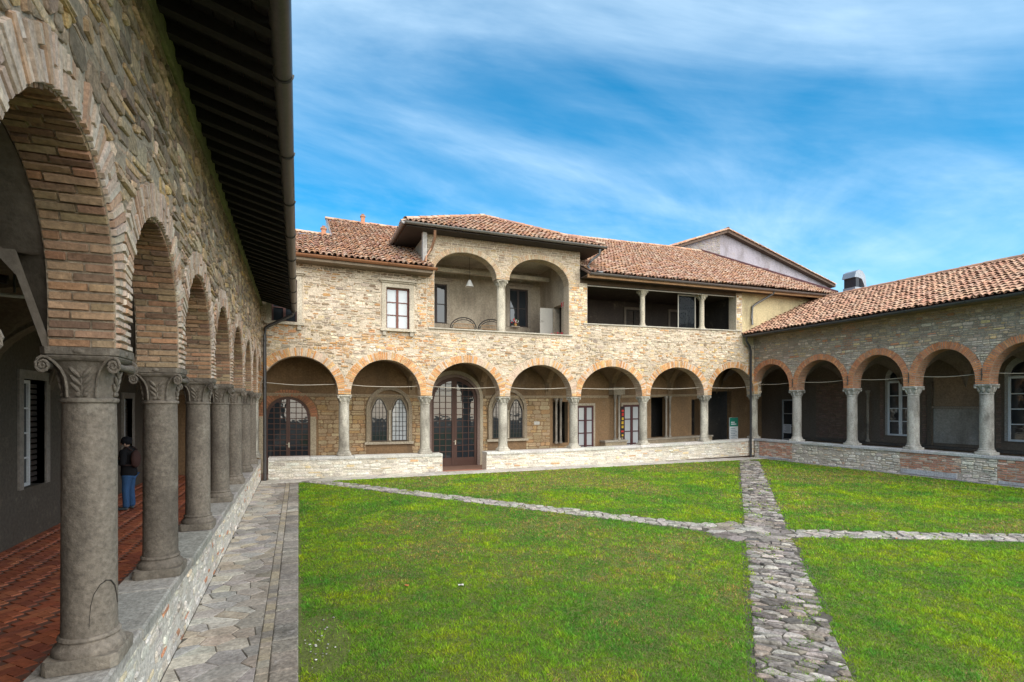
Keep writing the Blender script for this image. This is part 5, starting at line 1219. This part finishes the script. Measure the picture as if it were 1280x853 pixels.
# weeds at wall foot and pebbles, leaves
m = MB()
for k in range(28):
    px_, py_ = 0.06 + abs(random.gauss(0.0, 0.17)), random.gauss(5.7, 0.33); s = random.uniform(0.005, 0.016)
    m.ell((px_, py_, 0.008), (s, 0, 0), (0, s * random.uniform(0.6, 1), 0), (0, 0, s * 0.5), 6, 4, jit(random.choice([(0.40, 0.39, 0.37), (0.3, 0.29, 0.28), (0.48, 0.46, 0.44)])))
tag(m.build('gravel', 'flag', None, True), 'scattered pale gravel on the worn lawn edge', 'gravel', None, 'stuff')
for k, (px_, py_) in enumerate(((1.33, 7.0), (9.95, 6.2), (2.0, 6.75))):
    m = MB(); a0 = random.uniform(0, 6); pts = [(px_ + 0.03 * math.cos(a0 + t) * (1.5 if i % 2 else 1), py_ + 0.03 * math.sin(a0 + t) * (1 if i % 2 else 0.7), 0.022 + 0.01 * math.sin(3 * t)) for i, t in enumerate(np.linspace(0, 2 * math.pi, 9)[:-1])]
    m.add(pts + [(p[0], p[1], p[2] - 0.003) for p in pts], [tuple(range(8)), tuple(range(15, 7, -1))], [(0.36, 0.13, 0.05), (0.40, 0.17, 0.06), (0.5, 0.48, 0.44)][k])
    tag(m.build('fallen_leaf', 'cloth'), ['dry brown leaf on the grass beside the flagstone path', 'orange leaf lying by the narrow branch of the crossing path', 'pale curled leaf on the green lawn'][k], 'leaf')

# ------------------------------------------------------------------ SMALL THINGS
def hoop_chair(x, y, z, label):
    t = empty('hoop_chair', (x, y, z), label, 'chair', 'hoop backed chairs in the loggia'); ir = (0.035, 0.03, 0.028); ca = (0.34, 0.22, 0.12)
    for sx in (-1, 1):
        for sy in (-1, 1):
            m = MB(); m.tube([(x + sx * 0.24, y + sy * 0.2, z + 0.36), (x + sx * 0.3, y + sy * 0.26, z)], 0.014, 7, ir); m.build('leg', 'metal', t)
    m = MB(); m.lathe([(0.27, 0), (0.3, 0.02), (0.3, 0.045), (0.27, 0.06)], (x, y, z + 0.35), 20, ca); m.build('seat', 'cloth', t, True, 40)
    def arc(r, zt, n=16): return [(x - r * math.cos(math.pi * k / n), y - 0.28 + 0.0 * k + 0.14 * (1 - math.sin(math.pi * k / n)), z + 0.38 + (zt - 0.38) * math.sin(math.pi * k / n)) for k in range(n + 1)]
    m = MB(); m.tube(arc(0.52, 0.78), 0.02, 7, ir); m.tube(arc(0.45, 0.70), 0.014, 7, ir)
    for k in range(1, 16, 2): a, b = arc(0.52, 0.78)[k], arc(0.45, 0.70)[k]; m.tube([a, b], 0.009, 5, ir)
    for s in (-1, 1): m.tube([(x + s * 0.52, y - 0.14, z + 0.38), (x + s * 0.28, y + 0.1, z + 0.38)], 0.014, 7, ir)
    bk = m.build('back_hoop', 'metal', t)
    m = MB()
    for k in range(13):
        xx = x - 0.38 + k * 0.063; m.tube([(xx, y - 0.2, z + 0.40), (xx + 0.02, y - 0.25, z + 0.54)], 0.009, 5, ca)
    m.tube([(x - 0.42, y - 0.24, z + 0.53), (x, y - 0.27, z + 0.54), (x + 0.42, y - 0.24, z + 0.53)], 0.014, 6, ca); m.tube([(x - 0.42, y - 0.2, z + 0.40), (x + 0.42, y - 0.2, z + 0.40)], 0.014, 6, ca)
    m.build('back_weave', 'cloth', t)
b0 = set(bpy.data.objects)
hoop_chair(5.9, 19.75, 5.05, 'hoop backed wicker chair below the hanging lamp in the loggia'); hoop_chair(7.02, 19.75, 5.05, 'hoop backed wicker chair half behind the loggia column')
t = empty('pendant_lamp', (6.28, 20.0, 7.15), 'white cone pendant lamp hanging in the loggia', 'lamp')
m = MB(); m.lathe([(0.17, 0), (0.165, 0.015), (0.05, 0.26), (0.03, 0.28)], (6.28, 20.0, 7.15), 20, (0.7, 0.69, 0.66)); m.build('lamp_shade', 'paint', t, True, 40)
m = MB(); m.tube([(6.28, 20, 7.42), (6.28, 20, 8.3)], 0.008, 6, (0.1, 0.1, 0.1)); m.build('cord', 'paint', t)
for k, (y, c) in enumerate(((19.12, (0.5, 0.05, 0.05)), (19.26, (0.5, 0.05, 0.05)))):
    m = MB(); m.box(9.985, 10.015, y - 0.055, y + 0.055, 6.45, 6.68, (0.45, 0.44, 0.42)); s = m.build('fire_sign', 'paint'); tag(s, ['small red and white sign on the loggia side wall, by the arch edge', 'small red and white sign on the loggia side wall, nearer the open door'][k], 'sign')
    m = MB(); m.box(9.980, 9.984, y - 0.042, y + 0.042, 6.47, 6.66, c); m.build('print', 'paint', s)
t = empty('flower_pot', (8.75, 21.25, 5.9), 'little red and white flower pot on the loggia window ledge', 'flower pot')
m = MB(); m.lathe([(0.05, 0), (0.07, 0.09), (0.075, 0.1)], (8.75, 21.22, 5.9), 12, (0.5, 0.3, 0.1)); m.build('pot', 'paint', t, True, 40)
m = MB()
for k in range(26): m.ell((8.75 + random.gauss(0, 0.06), 21.22 + random.gauss(0, 0.04), 6.03 + random.uniform(0, 0.2)), (0.03, 0, 0), (0, 0.02, 0), (0, 0, 0.03), 6, 4, random.choice([(0.55, 0.06, 0.08), (0.7, 0.66, 0.64), (0.06, 0.12, 0.03)]))
m.build('flowers', 'cloth', t)
m = MB(); m.box(8.55, 8.95, 21.17, 21.3, 5.86, 5.898, (0.36, 0.31, 0.25)); tag(m.build('sill', 'stone', back))
t = empty('flower_box', (9.75, 19.2, 5.05), 'red flowering planter tucked behind the loggia sill', 'planter')
m = MB(); m.box(9.5, 9.98, 19.1, 19.3, 5.05, 5.2, (0.3, 0.12, 0.07)); m.build('box', 'paint', t)
m = MB()
for k in range(40): m.ell((random.uniform(9.52, 9.96), random.uniform(19.12, 19.28), random.uniform(5.2, 5.40)), (0.035, 0, 0), (0, 0.03, 0), (0, 0, 0.03), 6, 4, random.choice([(0.45, 0.05, 0.08), (0.2, 0.08, 0.05), (0.06, 0.1, 0.03)]))
m.build('flowers', 'cloth', t)
t = empty('information_board', (20.05, 20.2, -0.1), 'green headed white information board standing in the dark corner doorway', 'board')
m = MB(); m.box(19.78, 20.32, 20.18, 20.22, 0.25, 1.66, (0.66, 0.68, 0.68)); m.build('panel', 'paint', t)
m = MB(); m.box(19.781, 20.319, 20.174, 20.179, 1.22, 1.655, (0.01, 0.19, 0.13)); m.build('header', 'paint', t)
m = MB()
for k in range(9): m.box(19.84, 19.84 + random.uniform(0.25, 0.42), 20.175, 20.1785, 0.42 + k * 0.085, 0.45 + k * 0.085, (0.2, 0.24, 0.3))
m.box(19.86, 20.2, 20.170, 20.1735, 1.30, 1.36, (0.62, 0.66, 0.66)); m.box(19.86, 20.1, 20.170, 20.1735, 1.40, 1.45, (0.62, 0.66, 0.66)); m.build('print', 'paint', t)
for s in (19.85, 20.25): m = MB(); m.box(s - 0.02, s + 0.02, 20.1, 20.3, -0.1, -0.06, (0.1, 0.1, 0.1)); m.box(s - 0.015, s + 0.015, 20.185, 20.215, -0.06, 0.3, (0.1, 0.1, 0.1)); m.build('leg', 'metal', t)
t = empty('hanging_banner', (14.0, 21.1, 1.0), 'narrow red and yellow banner hanging beside the walk colonnettes', 'banner')
m = MB(); m.box(13.98, 14.16, 20.99, 21.01, 0.9, 2.35, (0.04, 0.03, 0.03)); m.build('cloth', 'cloth', t)
m = MB()
for k in range(7): z = 0.95 + k * 0.19; m.box(13.99 + random.uniform(0, 0.05), 14.10 + random.uniform(0, 0.05), 20.982, 20.988, z, z + random.uniform(0.08, 0.15), random.choice([(0.5, 0.04, 0.03), (0.55, 0.35, 0.04), (0.5, 0.05, 0.04)]))
m.build('print', 'cloth', t)
BACK |= set(bpy.data.objects) - b0
# spot lamp cluster under the left vault
t = empty('spotlight_rail', (-2.9, 7.5, 3.7), 'curved white rail with black spotlights under the dark vault', 'lamp')
m = MB(); m.tube([(-3.5 + 0.11 * k, 7.4 + 0.03 * k, 3.62 + 0.012 * (k - 5) ** 2 * 0.3) for k in range(11)], 0.02, 8, (0.6, 0.6, 0.6)); m.build('rail', 'paint', t)
for k in range(3):
    m = MB(); xx = -3.35 + k * 0.3; m.tube([(xx, 7.45, 3.66), (xx + 0.02, 7.45, 3.76)], 0.012, 6, (0.02, 0.02, 0.02)); m.tube([(xx - 0.09, 7.42, 3.80), (xx + 0.09, 7.46, 3.78)], 0.05, 10, (0.02, 0.02, 0.02)); m.build('spotlight', 'metal', t)
m = MB(); m.tube([(-2.9, 7.45, 3.64), (-2.9, 7.45, 3.95)], 0.012, 6, (0.1, 0.1, 0.1)); m.build('stem', 'metal', t)

# ------------------------------------------------------------------ PERSON
def skin_mesh(name, verts, edges, mat, parent, root=0, sub=2):
    me = bpy.data.meshes.new(name); me.from_pydata([v[:3] for v in verts], edges, []); o = bpy.data.objects.new(name, me); C.objects.link(o)
    md = o.modifiers.new('s', 'SKIN'); md.use_smooth_shade = True
    for i, sv in enumerate(me.skin_vertices[0].data):
        r = verts[i][3]; sv.radius = (r if not isinstance(r, tuple) else r); sv.use_root = (i == root)
    ms = o.modifiers.new('d', 'SUBSURF'); ms.levels = sub; ms.render_levels = sub
    bpy.context.view_layer.update(); dg = bpy.context.evaluated_depsgraph_get(); ev = bpy.data.meshes.new_from_object(o.evaluated_get(dg)); bpy.data.objects.remove(o)
    ev.name = name; ev.materials.clear(); return ev
PX, PY, PZ = -3.62, 14.6, 0.0; FA = R(165)       # faces the inner wall, slightly away
def pw(f, s, z): return (PX + f * math.cos(FA) - s * math.sin(FA), PY + f * math.sin(FA) + s * math.cos(FA), PZ + z)
def V4(f, s, z, r): return (*pw(f, s, z), (r, r) if not isinstance(r, tuple) else r)
person = empty('person', (PX, PY, 0), 'person in black jacket, dark cap and blue jeans standing in the walk', 'person')
def finish(ev, name, col, mat, parent):
    at = ev.color_attributes.new('col', 'FLOAT_COLOR', 'POINT'); at.data.foreach_set('color', np.tile(np.array([*col, 1], dtype=np.float32), len(ev.vertices)))
    ev.materials.append(MAT[mat]); o = bpy.data.objects.new(name, ev); C.objects.link(o); setp(o, parent); return o
bv = [V4(0, 0, 0.86, 0.075), V4(0.01, 0, 1.02, 0.075), V4(0.02, 0, 1.2, 0.08), V4(0.03, 0, 1.34, 0.07), V4(0.035, 0, 1.42, (0.05, 0.05)), V4(0.05, 0, 1.47, (0.05, 0.05)), V4(0.07, 0, 1.53, (0.082, 0.09)), V4(0.075, 0, 1.58, (0.078, 0.085)), V4(0.07, 0, 1.625, 0.04)]
be = [(i, i + 1) for i in range(8)]
for s in (-1, 1):
    i = len(bv); bv += [V4(0.02, s * 0.17, 1.33, 0.05), V4(-0.02, s * 0.22, 1.07, 0.042), V4(0.18, s * 0.14, 1.14, 0.034), V4(0.23, s * 0.09, 1.17, (0.03, 0.022)), V4(0.27, s * 0.07, 1.19, (0.034, 0.016))]
    be += [(3, i), (i, i + 1), (i + 1, i + 2), (i + 2, i + 3), (i + 3, i + 4)]
    for k in range(4):
        j = len(bv); oo = (k - 1.5) * 0.018; bv += [V4(0.30, s * 0.06, 1.20 + oo, 0.008), V4(0.32, s * 0.045, 1.20 + oo, 0.0075)]; be += [(i + 4, j), (j, j + 1)]
    j = len(bv); bv += [V4(0.255, s * 0.055, 1.22, 0.009), V4(0.28, s * 0.045, 1.235, 0.008)]; be += [(i + 3, j), (j, j + 1)]
    i = len(bv); bv += [V4(0, s * 0.085, 0.76, 0.055), V4(0.015, s * 0.10, 0.46, 0.045), V4(-0.01, s * 0.11, 0.10, 0.036), V4(0.05, s * 0.12, 0.04, (0.035, 0.03)), V4(0.13, s * 0.13, 0.03, (0.035, 0.02))]
    be += [(0, i), (i, i + 1), (i + 1, i + 2), (i + 2, i + 3), (i + 3, i + 4)]
ev = skin_mesh('body', bv, be, None, person); body = finish(ev, 'body', (0.42, 0.26, 0.19), 'skin', person)
jv = [V4(0, 0, 0.72, (0.20, 0.17)), V4(0.0, 0, 0.9, (0.175, 0.135)), V4(0.01, 0, 1.05, (0.165, 0.125)), V4(0.02, 0, 1.22, (0.175, 0.125)), V4(0.03, 0, 1.35, (0.14, 0.1)), V4(0.04, 0, 1.43, 0.075), V4(0.045, 0, 1.46, 0.072)]
je = [(i, i + 1) for i in range(6)]
for s in (-1, 1):
    i = len(jv); jv += [V4(0.02, s * 0.19, 1.34, 0.078), V4(-0.02, s * 0.25, 1.07, 0.066), V4(0.10, s * 0.19, 1.09, 0.056), V4(0.21, s * 0.105, 1.16, 0.046)]; je += [(4, i), (i, i + 1), (i + 1, i + 2), (i + 2, i + 3)]
finish(skin_mesh('jacket', jv, je, None, person), 'jacket', (0.012, 0.012, 0.014), 'cloth', body)
tv = [V4(0, 0, 0.90, (0.15, 0.12))]; te = []
for s in (-1, 1):
    i = len(tv); tv += [V4(0, s * 0.085, 0.74, 0.10), V4(0.02, s * 0.10, 0.46, 0.078), V4(0.0, s * 0.112, 0.2, 0.072), V4(0.0, s * 0.115, 0.05, 0.076)]; te += [(0, i), (i, i + 1), (i + 1, i + 2), (i + 2, i + 3)]
finish(skin_mesh('jeans', tv, te, None, person), 'jeans', (0.04, 0.10, 0.22), 'cloth', body)
for s in (-1, 1):
    finish(skin_mesh('shoe', [V4(-0.05, s * 0.115, 0.05, (0.048, 0.045)), V4(0.06, s * 0.125, 0.045, (0.048, 0.04)), V4(0.19, s * 0.14, 0.032, (0.044, 0.028))], [(0, 1), (1, 2)], None, person), 'shoe', (0.09, 0.11, 0.12), 'cloth', body)
m = MB(); c = pw(0.055, 0, 1.585); m.ell(c, (0.112, 0, 0), (0, 0.112, 0), (0, 0, 0.105), 18, 12, (0.012, 0.012, 0.016)); m.tube([pw(0.08 + 0.085 * math.cos(a), 0.085 * math.sin(a), 1.555) for a in np.linspace(-1.2, 1.2, 9)], 0.014, 6, (0.012, 0.012, 0.016)); m.build('cap', 'cloth', body, True)
m = MB(); m.ell(pw(0.165, 0, 1.51), (0.016, 0, 0), (0, 0.016, 0), (0, 0, 0.03), 8, 6, (0.42, 0.26, 0.19)); m.build('nose', 'skin', body, True)
for s in (-1, 1): m = MB(); m.ell(pw(0.045, s * 0.083, 1.50), (0.02, 0, 0), (0, 0.012, 0), (0, 0, 0.03), 8, 6, (0.42, 0.26, 0.19)); m.build('ear', 'skin', body, True)
m = MB(); cu = []
for (f, s, z) in ((-0.14, -0.13, 1.0), (-0.14, 0.13, 1.0)): pass
m.ell(pw(-0.17, 0.05, 1.17), tuple(Vector(pw(0.09, 0, 0)) - Vector(pw(0, 0, 0))), tuple(Vector(pw(0, 0.14, 0)) - Vector(pw(0, 0, 0))), (0, 0, 0.2), 16, 10, (0.07, 0.035, 0.03))
bag = tag(m.build('backpack', 'cloth', None, True), 'dark brown backpack worn by the person in black jacket', 'backpack')
for s in (-1, 1): m = MB(); m.tube([pw(-0.12, s * 0.1, 1.36), pw(-0.02, s * 0.12, 1.445), pw(0.12, s * 0.12, 1.36), pw(0.165, s * 0.12, 1.18), pw(0.05, s * 0.19, 1.04), pw(-0.12, s * 0.13, 1.03)], 0.018, 6, (0.05, 0.03, 0.028)); m.build('strap', 'cloth', bag)

# ------------------------------------------------------------------ settle the old back wing: it sags a little in the middle
def sag(X): return 0.0011 * (X - 6.5) ** 2 - 0.06
done = set()
for o in BACK:
    try:
        if o.name not in bpy.data.objects: continue
    except ReferenceError: continue
    if o.type != 'MESH' or o.data.name in done: 
        if o.type == 'MESH' and o.data.users > 1 and o.name.startswith('column'): o.location.z += sag(o.location.x)
        continue
    if o.data.users > 1 or o.name.startswith(('base', 'capital')):
        if o.name.startswith('column'): o.location.z += sag(o.location.x)
        continue
    if o.name.startswith('column'): o.location.z += sag(o.location.x); continue
    n = len(o.data.vertices); co = np.empty(n * 3, dtype=np.float32); o.data.vertices.foreach_get('co', co); co = co.reshape(-1, 3)
    co[:, 2] += 0.0011 * (np.clip(co[:, 0], -2, 20) - 6.5) ** 2 - 0.06; o.data.vertices.foreach_set('co', co.ravel()); o.data.update(); done.add(o.data.name)
print('OBJ', len(bpy.data.objects), 'TRIS', sum(len(m.polygons) for m in bpy.data.meshes))
